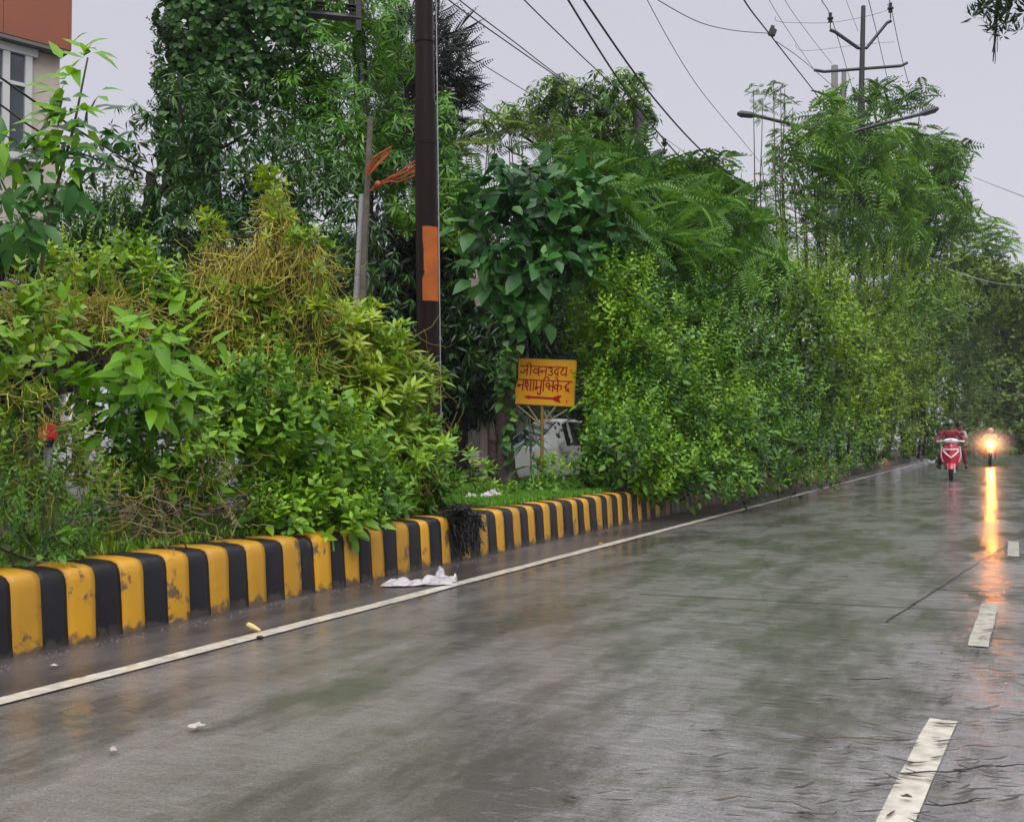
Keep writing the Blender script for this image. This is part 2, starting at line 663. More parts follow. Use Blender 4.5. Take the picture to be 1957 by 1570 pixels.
def sprig_pairs(L, W, rows, pairs, h, droop=.3, el=25, seed=0, taper=.55, stem=True, jit=.25):
    rg = np.random.default_rng(seed)
    parts = []
    for i in range(pairs):
        s = 1 - (1 - taper) * i / max(pairs - 1, 1)
        z = h * (i + .3) / pairs
        for k in range(2):
            V, Fc = leaf(L * s * rg.uniform(.8, 1.15), W * s * rg.uniform(.85, 1.1), rows, droop * rg.uniform(.5, 1.5), .14)
            e = math.radians(el + 45 * i / pairs + rg.normal(0, 12))
            yaw = k * PI + i * PI / 2 * 1.1 + rg.normal(0, jit)
            Rm = rotm('Z', yaw) @ rotm('X', e) @ rotm('Y', rg.normal(0, .25))
            parts.append((V, Fc, Rm, (0, 0, z), rg.normal(0, .07) + .12 * i / pairs))
    if stem:
        V, Fc = stemtri(h, .004)
        parts.append((V, Fc, np.eye(3), (0, 0, 0), -.1))
    return merge(parts)


def sprig_whorl(L, W, rows, n, el=0, droop=.4, seed=0, spread=15, tiers=1, h=.05):
    rg = np.random.default_rng(seed)
    parts = []
    for j in range(tiers):
        for i in range(n):
            V, Fc = leaf(L * rg.uniform(.75, 1.15), W * rg.uniform(.85, 1.1), rows, droop * rg.uniform(.5, 1.4), .12, y0=L * .08)
            e = math.radians(el + rg.normal(0, spread) + 35 * j)
            Rm = rotm('Z', 2 * PI * (i + .5 * j) / n + rg.normal(0, .2)) @ rotm('X', e) @ rotm('Y', rg.normal(0, .25))
            parts.append((V, Fc, Rm, (0, 0, h * j), rg.normal(0, .08)))
    return merge(parts)


def frond(L, pairs, pl, pw, droop=.35, seed=0, el=10):
    """a pinnate leaf lying along +Y, drooping; built pointing up the sprig axis"""
    rg = np.random.default_rng(seed)
    V, Fc, T, n = [], [], [], 0
    for i in range(pairs):
        t = (i + 1) / pairs
        prof = math.sin(PI * min(1, .18 + .72 * t)) ** .7
        y, z = L * t, -droop * L * t * t
        for sgn in (-1, 1):
            l = pl * prof * rg.uniform(.85, 1.1)
            fw = .35 * l
            dz = -.28 * l
            a = (0, y, z)
            m1 = (sgn * l * .5, y + fw * .5 + pw / 2, z + .03 * l)
            m2 = (sgn * l * .5, y + fw * .5 - pw / 2, z - .02 * l)
            tip = (sgn * l, y + fw, z + dz)
            V += [a, m1, tip, m2]
            Fc += [(n, n + 1, n + 2), (n, n + 2, n + 3)]
            T += [rg.normal(0, .05)] * 4
            n += 4
    # rachis
    V += [(.004, 0, 0), (-.004, 0, 0), (0, L * .55, -droop * L * .3), (0, L, -droop * L)]
    Fc += [(n, n + 1, n + 2), (n, n + 2, n + 3)]
    T += [0] * 4
    return np.array(V, float), np.array(Fc, int), np.array(T, float)


def sprig_fronds(k, L, pairs, pl, pw, droop=.4, el=30, seed=0):
    rg = np.random.default_rng(seed)
    Vs, Fs, Ts, n = [], [], [], 0
    for i in range(k):
        V, Fc, T = frond(L * rg.uniform(.8, 1.15), pairs, pl, pw, droop * rg.uniform(.6, 1.3), seed + i)
        Rm = rotm('Z', 2 * PI * i / k + rg.normal(0, .3)) @ rotm('X', math.radians(el + rg.normal(0, 14))) @ rotm('Y', rg.normal(0, .25))
        Vs.append(V @ Rm.T)
        Fs.append(Fc + n)
        Ts.append(T + rg.normal(0, .06))
        n += len(V)
    return np.vstack(Vs), np.vstack(Fs), np.concatenate(Ts)


T = {
    'lantana': [sprig_pairs(.085, .052, OV, 4, .14, seed=i) for i in range(5)],
    'whorl': [sprig_whorl(.12, .034, LANC, 7, el=18, seed=i, tiers=2, h=.05) for i in range(4)],
    'shoot': [sprig_pairs(.095, .045, OV1, 9, .50, seed=i + 300, el=25, taper=.35) for i in range(4)],
    'small': [sprig_pairs(.05, .028, OV1, 5, .13, seed=i + 20) for i in range(4)],
    'fine': [sprig_pairs(.055, .014, OV1, 6, .16, seed=i + 40, el=35) for i in range(4)],
    'broad': [sprig_pairs(.17, .085, OV, 2, .16, droop=.45, seed=i + 60, el=25) for i in range(4)],
    'ivy': [sprig_whorl(.14, .13, [(.06, .75), (.4, 1.0)], 3, el=-25, seed=i + 80, droop=.3, spread=20) for i in range(4)],
    'mango': [sprig_whorl(.22, .05, [(.45, 1.0)], 9, el=-12, seed=i + 100, droop=.55, spread=18) for i in range(5)],
    'mangofar': [sprig_whorl(.28, .075, [(.45, 1.0)], 7, el=-8, seed=i + 110, droop=.5, spread=18) for i in range(4)],
    'palmate': [sprig_whorl(.26, .055, [(.5, 1.0)], 7, el=-4, seed=i + 120, droop=.35, spread=7) for i in range(4)],
    'hedge': [sprig_pairs(.10, .055, OV1, 4, .2, seed=i + 140, stem=False) for i in range(5)],
    'hedgefar': [sprig_pairs(.16, .08, OV1, 3, .26, seed=i + 160, stem=False) for i in range(4)],
    'far': [sprig_pairs(.34, .20, OV1, 2, .3, seed=i + 170, stem=False) for i in range(4)],
    'teak': [sprig_pairs(.26, .19, OV, 2, .15, droop=.6, seed=i + 180, el=5, stem=False) for i in range(4)],
    'frond': [sprig_fronds(4, .48, 10, .15, .034, seed=i * 7 + 200, el=15) for i in range(4)],
    'frondfar': [sprig_fronds(4, .85, 7, .27, .085, seed=i * 7 + 240, el=25, droop=.5) for i in range(4)],
    'compound': [sprig_fronds(4, .26, 6, .085, .034, seed=i * 7 + 260, el=20, droop=.5) for i in range(4)],
    'needle': [sprig_fronds(3, .75, 13, .09, .05, seed=i * 7 + 280, el=40, droop=-.35) for i in range(4)],
}


class Fol:
    def __init__(s):
        s.V, s.F, s.T, s.n = [], [], [], 0

    def inst(s, tmpl, pos, Rm, sc, tint):
        V, Fc, Tt = tmpl
        N = len(pos)
        if N == 0:
            return
        W = np.einsum('nij,vj->nvi', Rm, V) * sc[:, None, None] + pos[:, None, :]
        s.V.append(W.reshape(-1, 3).astype(np.float32))
        Fi = (Fc[None] + (np.arange(N) * len(V))[:, None, None]).reshape(-1, 3) + s.n
        s.F.append(Fi)
        s.T.append((tint[:, None] + Tt[None]).ravel().astype(np.float32))
        s.n += N * len(V)

    def mesh(s, name, m):
        V = np.vstack(s.V)
        Fc = np.vstack(s.F).astype(np.int32)
        Tn = np.concatenate(s.T)
        me = bpy.data.meshes.new(name)
        me.vertices.add(len(V))
        me.vertices.foreach_set('co', V.ravel())
        me.loops.add(Fc.size)
        me.loops.foreach_set('vertex_index', Fc.ravel())
        me.polygons.add(len(Fc))
        me.polygons.foreach_set('loop_start', np.arange(0, Fc.size, 3, dtype=np.int32))
        me.polygons.foreach_set('loop_total', np.full(len(Fc), 3, dtype=np.int32))
        a = me.attributes.new('tint', 'FLOAT', 'POINT')
        a.data.foreach_set('value', Tn)
        me.materials.append(m)
        me.update(calc_edges=True)
        return me


TRI = [0]


def frames(ax, rng):
    ax = ax / np.maximum(np.linalg.norm(ax, axis=1, keepdims=True), 1e-6)
    ref = rng.normal(0, 1, ax.shape)
    x = np.cross(ref, ax)
    x /= np.maximum(np.linalg.norm(x, axis=1, keepdims=True), 1e-6)
    y = np.cross(ax, x)
    return np.stack([x, y, ax], axis=2)


def inview(p, mx=330, my=260):
    d = np.maximum(p[:, 1], .3)
    px = 978.5 + F * p[:, 0] / d
    py = 840 - F * (p[:, 2] - CAMH) / d
    return (px > -mx) & (px < 1957 + mx * 1.2) & (py > -my * 1.6) & (py < 1570 + my) & (p[:, 1] > .4)


def blob_points(b, n, rng, shell=.45, front=.55, lump=.22):
    """b = (px, py, rpx, rpy, depth, rdepth) in photo pixels at that depth"""
    px, py, rx, ry, d, rd = b
    c = np.array(P(px, py, d))
    r = np.array((rx * d / F, rd, ry * d / F))
    u = rng.normal(0, 1, (n, 3))
    u /= np.linalg.norm(u, axis=1, keepdims=True)
    flip = (rng.random(n) < front) & (u[:, 1] > 0)
    u[flip, 1] *= -1
    k = rng.normal(0, 1, (16, 3))
    k /= np.linalg.norm(k, axis=1, keepdims=True)
    bumps = np.maximum(0, u @ k.T - .74) / .26
    f = 1 + lump * (bumps.max(1) * 1.9 - .75)
    rad = (1 - shell * rng.random(n) ** 1.6) * f
    p = c + u * r * rad[:, None]
    return p, u / r * r.mean(), rad / f


def foliage(name, parent, m, blobs, tm, per, scale=1.0, axis=(.55, .95, .32), shell=.5, seed=1, tint=.5, tvar=.15, lump=.36,
            front=.55, zmin=None, kind='stuff', cull=True):
    """per: sprigs per square metre of the blob's face. axis: weights of outward, up, random."""
    rng = np.random.default_rng(seed)
    fo = Fol()
    tl = T[tm]
    for b in blobs:
        k = b[6] if len(b) > 6 else 1.0
        area = PI * (b[2] * b[4] / F) * (b[3] * b[4] / F) * 2.2
        n = max(6, int(area * per * k))
        p, u, rad = blob_points(b[:6], n, rng, shell, front, lump)
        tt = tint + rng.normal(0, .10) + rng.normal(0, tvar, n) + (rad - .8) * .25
        if cull:
            ok = inview(p)
            if zmin is not None:
                ok &= p[:, 2] > zmin
            p, u, tt = p[ok], u[ok], tt[ok]
        if len(p) == 0:
            continue
        ax = u * axis[0] + np.array((0, 0, axis[1])) + rng.normal(0, axis[2], p.shape)
        Rm = frames(ax, rng)
        sc = scale * rng.uniform(.75, 1.25, len(p))
        which = rng.integers(0, len(tl), len(p))
        for q in range(len(tl)):
            s = which == q
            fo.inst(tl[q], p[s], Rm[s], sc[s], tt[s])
    if not fo.V:
        return None
    me = fo.mesh(name, m)
    TRI[0] += len(me.polygons)
    o = link(name, me, parent)
    if kind:
        o['kind'] = kind
    return o


def leaf_parts(parent, m, blobs, n, L, W, rows, seed=1, droop=.4, up=.35, name='leaf', out=1.0, rad=.97):
    """single large leaves, each its own object under the plant"""
    rng = np.random.default_rng(seed)
    mes = []
    for q in range(4):
        V, Fc = leaf(L * rng.uniform(.9, 1.1), W * rng.uniform(.9, 1.1), rows, droop * rng.uniform(.4, 1.5), .15)
        fo = Fol()
        fo.inst((V, Fc, np.zeros(len(V))), np.zeros((1, 3)), np.eye(3)[None], np.ones(1), np.array([.55]))
        mes.append(fo.mesh('leaf', m))
    wts = np.array([b[2] * b[3] for b in blobs], float)
    wts /= wts.sum()
    pl = np.array(parent.matrix_basis.translation)
    for i in range(n):
        b = blobs[rng.choice(len(blobs), p=wts)]
        p, u, _ = blob_points(b[:6], 1, rng, .12, 1.0, .25)
        p, u = p[0], u[0]
        if not inview(p[None], 60, 60)[0]:
            continue
        u = u / np.linalg.norm(u)
        # leaf grows outward and a little down, face up/outward
        y = u * out + np.array((rng.normal(0, .5), rng.normal(0, .3), rng.normal(-.1, .45) + up * .3))
        y /= np.linalg.norm(y)
        nrm = np.array((rng.normal(0, .35), -.55, .8)) + u * .3
        x = np.cross(y, nrm)
        x /= np.linalg.norm(x)
        z = np.cross(x, y)
        s = rng.uniform(.7, 1.2)
        Rm = Matrix(np.stack([x, y, z], 1).tolist()).to_4x4()
        o = bpy.data.objects.new(name, mes[rng.integers(0, 4)])
        C.objects.link(o)
        o.parent = parent
        o.matrix_basis = Matrix.Translation(Vector(p - pl)) @ Rm @ Matrix.Scale(s, 4)


def strands(name, parent, m, segs, r, seed=1, n=10, wob=.03, sag=.0, kind='stuff', tint=.5, tv=.25):
    """segs: list of (a, b) end points; every one a wavering 3-sided tube"""
    rng = np.random.default_rng(seed)
    Vs, Fs, Ts, c = [], [], [], 0
    for a, b in segs:
        p = rnd_smooth_path(a, b, n, wob, rng, sag * rng.uniform(.3, 1.4))
        t = np.gradient(p, axis=0)
        t /= np.maximum(np.linalg.norm(t, axis=1, keepdims=True), 1e-9)
        x = np.cross(t, (0.3, .2, 1))
        x /= np.maximum(np.linalg.norm(x, axis=1, keepdims=True), 1e-9)
        y = np.cross(t, x)
        rr = r * rng.uniform(.6, 1.3)
        V = np.stack([p + x * rr, p - x * rr * .5 + y * rr * .87, p - x * rr * .5 - y * rr * .87], 1).reshape(-1, 3)
        i = np.arange(n - 1)[:, None] * 3
        Fc = []
        for k in range(3):
            k2 = (k + 1) % 3
            Fc.append(np.concatenate([i + k, i + k2, i + 3 + k2], 1))
            Fc.append(np.concatenate([i + k, i + 3 + k2, i + 3 + k], 1))
        Vs.append(V)
        Fs.append(np.vstack(Fc) + c)
        Ts.append(np.full(len(V), tint + rng.normal(0, tv)))
        c += len(V)
    fo = Fol()
    fo.V, fo.F, fo.T = [np.vstack(Vs).astype(np.float32)], [np.vstack(Fs)], [np.concatenate(Ts).astype(np.float32)]
    me = fo.mesh(name, m)
    TRI[0] += len(me.polygons)
    o = link(name, me, parent)
    if kind:
        o['kind'] = kind
    return o


def trunk(parent, m, paths, name='trunk', sides=8, split=False):
    if split:                   # stems that rise separately are parts of their own
        return [trunk(parent, m, [p], name, sides) for p in paths]
    """paths: list of (points, r0, r1)"""
    mb = MB()
    for pts, r0, r1 in paths:
        n = len(pts)
        # refine
        fine, rr = [], []
        for i in range(n - 1):
            for k in range(4):
                fine.append(Vector(pts[i]).lerp(Vector(pts[i + 1]), k / 4))
                rr.append(r0 + (r1 - r0) * (i + k / 4) / (n - 1))
        fine.append(Vector(pts[-1]))
        rr.append(r1)
        rg = random.Random(int(abs(pts[0][0]) * 1000) + n)
        fine = [p + Vector((rg.uniform(-1, 1), rg.uniform(-1, 1), 0)) * r * .25 for p, r in zip(fine, rr)]
        mb.tube(fine, rr, sides)
    return mb.build(name, m, parent, smooth=True)
def settle(e, loc, rot=0):
    """put the thing's origin at its base; its pieces keep their place"""
    loc = Vector(loc)
    mv = Matrix.Translation(-loc)

    def go(o):
        for ch in o.children:
            if ch.type == 'MESH' and ch.data.users == 1 and ch.location.length < 1e-9 and ch.matrix_basis == Matrix.Identity(4):
                ch.data.transform(mv)
                go(ch)
            else:
                ch.location = ch.location - loc
    go(e)
    e.location = loc


def plant(name, label, cat, group=None):
    e = empty(name)
    tag(e, label, cat, group)
    return e


# ================================================================== SETTING
def sheet(name, u0, u1, v0, v1, z, m, nu=1, nv=1, bump=0, seed=0, parent=None, kind='structure'):
    rg = random.Random(seed)
    vs, fs = [], []
    for i in range(nu + 1):
        for j in range(nv + 1):
            vs.append((v0 + (v1 - v0) * j / nv, u0 + (u1 - u0) * i / nu, z + (rg.uniform(-1, 1) * bump if bump else 0)))
    for i in range(nu):
        for j in range(nv):
            a = i * (nv + 1) + j
            fs.append((a, a + 1, a + nv + 2, a + nv + 1))
    me = bpy.data.meshes.new(name)
    me.from_pydata(vs, [], fs)
    o = link(name, me, parent, m, rotz=None if parent else -RA, smooth=bump > 0)
    if kind and not parent:
        o['kind'] = kind
    return o


ground = sheet('ground', -60, 900, -500, 500, -.05, M['earth'], 40, 40, 0)
road = sheet('road', -14, 150, -4.62, 4.4, 0.0, M['road'])
shoulder = sheet('road_shoulder', -14, 150, -4.62, -3.86, 0.004, M['asphalt'], 120, 1)
for p_ in shoulder.data.vertices:       # the shoulder's ragged inner edge
    if p_.co.x > -4.2:
        p_.co.x += math.sin(p_.co.y * 3.1) * .02 + math.sin(p_.co.y * 7.7) * .012
far_road = sheet('far_carriageway', -14, 150, -15.6, -7.9, 0.0, M['asphalt'])
median_soil = sheet('median_soil', -14, 150, -7.7, -4.86, .40, M['soil'], 260, 10, .025, 3)
pavement = sheet('pavement', -14, 150, 4.7, 8, .13, M['concrete'])

# painted lines
mb = MB()
us = np.arange(-6, 110, .35)
rg = random.Random(4)
for i in range(len(us) - 1):
    def ed(u, s):
        rr = random.Random(int(u * 100) * 7 + s)
        return (-3.80 - .055 if s == 0 else -3.80 + .055) + rr.uniform(-.008, .008) - .06 * max(0, (6 - u) / 6)
    a, b = us[i], us[i + 1]
    mb.quad((ed(a, 0), a, .008), (ed(a, 1), a, .008), (ed(b, 1), b, .008), (ed(b, 0), b, .008))
o = mb.build('edge_line', M['line'])
o.rotation_euler = (0, 0, -RA)
tag(o, kind='structure')
# broken lane line: 1.5 m dashes
dash_u0 = []
for (pa, pb) in (((1710, 1575), (1802, 1377)), ((1868, 1236), (1893, 1155))):
    a, b = G(*pa), G(*pb)
    dash_u0.append((a, b))
for k in range(3):
    if k < 2:
        a, b = dash_u0[k]
        dirv = (b - a).normalized()
        if k == 0:
            a = b - dirv * 1.65
    else:
        a = Vector(R(7.6 + (k - 1) * 3.35, .02))
        b = Vector(R(7.6 + (k - 1) * 3.35 + 1.6, .03))
        dirv = (b - a).normalized()
    sd_ = Vector((dirv.y, -dirv.x, 0)) * .052
    mb = MB()
    n = 6
    rg = random.Random(k)
    L_, R_ = [], []
    for i in range(n + 1):
        p = a.lerp(b, i / n)
        L_.append(p - sd_ * rg.uniform(.88, 1.06) + Vector((0, 0, .006)))
        R_.append(p + sd_ * rg.uniform(.92, 1.06) + Vector((0, 0, .006)))
    for i in range(n):
        mb.quad(L_[i], R_[i], R_[i + 1], L_[i + 1])
    o = mb.build('lane_dash', M['lineworn'] if k else M['line'])
    tag(o, kind='structure')

# cracks and slab joints
def strip(name, pts, w_, z, m):
    mb = MB()
    rg = random.Random(len(pts))
    for i in range(len(pts) - 1):
        a, b = pts[i], pts[i + 1]
        d = (b - a).normalized()
        s_ = Vector((d.y, -d.x, 0)) * w_ / 2
        up = Vector((0, 0, z))
        mb.quad(a - s_ + up, a + s_ + up, b + s_ + up, b - s_ + up)
    o = mb.build(name, m)
    tag(o, kind='structure')


def wob(a, b, n, amp, seed):
    rg = random.Random(seed)
    return [a.lerp(b, i / n) + Vector((rg.uniform(-amp, amp), rg.uniform(-amp, amp), 0)) for i in range(n + 1)]


strip('road_joint', wob(G(1225, 1135), G(1870, 1168), 30, .006, 1), .016, .004, M['joint'])
strip('road_joint', wob(G(1690, 1190), G(1957, 1020), 30, .012, 2), .012, .0045, M['joint'])
strip('road_joint', wob(R(12.2, -3.6), R(12.2, 3.4), 30, .008, 3), .02, .004, M['joint'])
strip('road_joint', wob(R(17.4, -3.6), R(17.4, 3.4), 30, .008, 5), .02, .004, M['joint'])

# ------------------------------------------------------------------ the kerb
PROF = [(.30, 0.0), (.0, 0.0), (-.010, .16), (-.020, .33), (-.028, .372), (-.048, .400), (-.085, .413), (-.19, .420), (-.36, .418), (-.36, 0)]
PROF = PROF[1:]


def kv(u):                      # the kerb bows slightly
    return -4.50 - .03 * max(0, 7 - u) * .5 + .02 * max(0, min(1, (u - 9) / 5))


def kerb_block(parent, u0, u1, m, seed, name='kerb_block', hs=1.0):
    rg = random.Random(seed)
    vs, fs = [], []
    dv, dz = rg.uniform(-.006, .006), rg.uniform(-.006, .005)
    rows = 4
    lean = rg.uniform(-.012, .012)
    for i in range(rows + 1):
        u = u0 + (u1 - u0) * i / rows
        edge = .0035 if i in (0, rows) else 0
        for (pv, pz) in PROF:
            uu = u + lean * (pz / .42) + (rg.uniform(-.003, .003) if 0 < pz else 0)
            q = R(uu, kv(u) + pv - (edge if pv > -.3 else 0) + dv, max(-.01, pz * hs - (edge + dz if pz > .2 else 0)))
            vs.append(tuple(q))
    k = len(PROF)
    for i in range(rows):
        for j in range(k - 1):
            a = i * k + j
            fs.append((a, a + k, a + k + 1, a + 1))
    fs.append(tuple(range(k)))
    fs.append(tuple(range(rows * k, rows * k + k))[::-1])
    me = bpy.data.meshes.new(name)
    me.from_pydata(vs, [], fs)
    o = link(name, me, parent, m, smooth=True)
    return o


def ku(px):
    y = 9960.0 / (1928 - px)
    x = -4.98 + .475 * y
    return x * RS + y * RC


kerb = empty('median_kerb')
tag(kerb, 'long concrete median kerb with black and yellow stripes beside the wet road', 'kerb')
YEL = [(45, 100), (150, 200), (250, 290), (335, 375), (415, 449), (485, 516), (551, 582), (609, 638), (666, 690), (715, 738), (762, 784),
       (808, 825), (847, 864), (885, 900), (919, 934), (952, 967), (984, 997), (1012, 1025), (1040, 1052), (1067, 1078), (1095, 1106),
       (1117, 1127), (1141, 1150), (1161, 1170), (1181, 1189), (1200, 1207), (1217, 1225), (1234, 1241), (1251, 1259)]
cut = []
for a, b in YEL:
    cut += [ku(a), ku(b)]
u = cut[0]
pre = []
while u > -3:
    u -= .185
    pre.insert(0, u)
kk = len(pre)
allc = pre + cut
for i in range(len(allc) - 1):
    yel = ((i - kk) % 2 == 0)
    kerb_block(kerb, allc[i], allc[i + 1], M['kyellow'] if yel else M['kblack'], i + 5)
u = allc[-1]
i = 0
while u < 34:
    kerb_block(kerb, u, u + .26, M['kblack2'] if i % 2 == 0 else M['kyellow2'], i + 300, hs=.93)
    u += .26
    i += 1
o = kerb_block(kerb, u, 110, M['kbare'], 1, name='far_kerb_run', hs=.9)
settle(kerb, R(0, -4.6))
back_kerb = empty('median_back_kerb')
tag(back_kerb, 'plain grey kerb on the far side of the planted median', 'kerb')
mb = MB()
mb.box((-7.78, 50, .2), (.24, 128, .43))
o = mb.build('kerb_run', M['kbare'], back_kerb)
o.rotation_euler = (0, 0, -RA)
rk = empty('right_kerb')
tag(rk, 'low grey kerb along the right side of the road', 'kerb')
mb = MB()
mb.box((4.55, 60, .07), (.3, 148, .16))
o = mb.build('kerb_run', M['concrete'], rk)
o.rotation_euler = (0, 0, -RA)

# ------------------------------------------------------------------ building at the far left
def build_house():
    d = 21.0
    e = empty('house')
    tag(e, 'cream house with a red-brown cladding panel above a white framed window', 'building')
    # facade plane runs roughly along the road; corner at photo x = 133
    c = P(117, 300, d)
    ang = math.radians(45)       # the facade recedes to the left and towards us
    ux = Vector((-math.cos(ang), -math.sin(ang), 0))
    nx = Vector((math.sin(ang), -math.cos(ang), 0))
    rot = Matrix(((ux.x, nx.x, 0), (ux.y, nx.y, 0), (0, 0, 1)))

    def bx(name, m, s0, s1, z0, z1, n0, n1, parent=e):
        mb = MB()
        ctr = Vector((c.x, c.y, 0)) + ux * (s0 + s1) / 2 + nx * (n0 + n1) / 2 + Vector((0, 0, (z0 + z1) / 2))
        mb.box(ctr, (s1 - s0, n1 - n0, z1 - z0), rot)
        return mb.build(name, m, parent)
    zr = P(0, 104, d).z
    wall = mat('cream_wall', (.64, .56, .49), .85, noise=.15, nscale=1.5, bump=.15, bscale=40)
    clad = mat('red_brown_cladding', (.34, .085, .030), .4, noise=.35, nscale=1.2, col2=(.24, .09, .055))
    wht = mat('white_frame', (.62, .62, .62), .5)
    gl = mat('dark_window_glass', (.10, .11, .13), .08, spec=.8)
    cur = mat('grey_curtain', (.22, .21, .23), .9)
    sof = mat('grey_soffit', (.16, .155, .15), .8)
    zt = zr + 0.38
    w0 = bx('wall', wall, 0.05, 9, 0, zt + 2.6, -6, 0)
    bx('soffit', sof, -.0, 9, zt - .45, zt - .38, -.1, .29)
    for k in range(7):
        o = bx('cladding_panel', clad, -.0 + k * 1.25, 1.242 + k * 1.25, zt - .37, zt + 2.9, .22, .30)
    bx('cladding_side', clad, -.06, -.004, zt - .37, zt + 2.9, -3, .30)
    # window
    z0, z1 = P(0, 300, d).z - .1, zt - .62
    f = bx('window', gl, .62, 3.3, z0, z1, .0, .03)
    for s in (.62, 1.04, 1.50, 2.2, 3.2):
        bx('frame', wht, s, s + .13, z0 - .003, z1 + .003, .031, .10, f)
    bx('frame', wht, .52, 3.4, z1 + .004, z1 + .16, .0, .12, f)
    bx('sill', wht, .48, 3.45, z0 - .14, z0 - .004, .0, .16, f)
    bx('glazing_bar', wht, .755, 3.19, (z0 + z1) / 2 + .35, (z0 + z1) / 2 + .42, .031, .085, f)
    bx('plinth', sof, .04, 9, 0, .5, .003, .06)
    settle(e, (c.x, c.y, 0))


build_house()

# a pale boundary wall behind the far carriageway
def back_wall():
    e = empty('boundary_wall')
    tag(e, 'low grey boundary wall behind the far carriageway under dark trees', 'wall')
    wl = mat('damp_wall', (.10, .088, .075), .85, noise=.6, nscale=1.3, col2=(.06, .06, .045), bump=.4, bscale=20)
    for k in range(30):
        mb = MB()
        mb.box((-17.3, 6 + k * 3.0, .85), (.2, 2.9, 1.8))
        mb.box((-17.3, 7.5 + k * 3.0, .98), (.3, .26, 2.06))
        o = mb.build('wall_panel', wl, e)
        o.rotation_euler = (0, 0, -RA)


back_wall()


# ------------------------------------------------------------------ big black pole
def main_pole():
    e = empty('street_pole')
    tag(e, 'thick black steel pole with a bare orange painted patch rising from the median', 'pole')
    d = 11.0
    b = P(820, 840, d)
    base = Vector((b.x, b.y, .38))
    z1 = P(812, 207, d).z
    z2 = P(812, 190, d).z
    r0, r1 = 43 * d / F / 2, 37 * d / F / 2
    lean = Vector((-.0105, 0, 0))
    mb = MB()
    pts = [base + lean * 0, base + Vector((0, 0, 1.2)), base + Vector((0, 0, z1 - .38)), base + Vector((0, 0, z2 - .38)), base + Vector((0, 0, 8.4))]
    pts = [p + Vector((-(p.z - 1.1) * .0135, 0, 0)) for p in pts]
    mb.tube(pts, [r0 * 1.03, r0, r0 * .99, r1, r1 * .8], 28)
    mb.build('shaft', M['pole'], e, smooth=True)
    mb = MB()
    for z in (P(0, 278, d).z, P(0, 83, d).z):
        p = base + Vector((-(z - 1.1) * .0135, 0, z - .38))
        mb.tube([p, p + Vector((0, 0, .015))], (r0 + .002) if z < z1 else r1 + .004, 28)
    mb.build('weld_ring', M['pole'], e, smooth=True)
    # orange patch wraps the right half of the front
    mb = MB()
    za, zb = P(0, 577, d).z, P(0, 436, d).z
    n = 14
    for j in range(10):
        for i in range(n):
            def q(ii, jj):
                th = math.radians(-110 + 112 * ii / n) + (math.radians(-12) if (ii == 0 and jj > 3) else 0) * (1 if jj < 8 else .3) * -1
                z = za + (zb - za) * jj / 10
                rr = r0 + .004
                return (base.x - (z - 1.1) * .0135 + rr * math.cos(th), base.y + rr * math.sin(th), z)
            mb.quad(q(i, j), q(i + 1, j), q(i + 1, j + 1), q(i, j + 1))
    mb.build('orange_patch', M['orange'], e, smooth=True)
    # thin earth wire down the right side
    mb = MB()
    mb.tube([(base.x + r0 + .012 - (z - 1.1) * .0135, base.y - .03, z) for z in np.linspace(.4, 6.2, 10)], .006, 5)
    mb.build('earth_wire', M['galv'], e)
    settle(e, base)


main_pole()


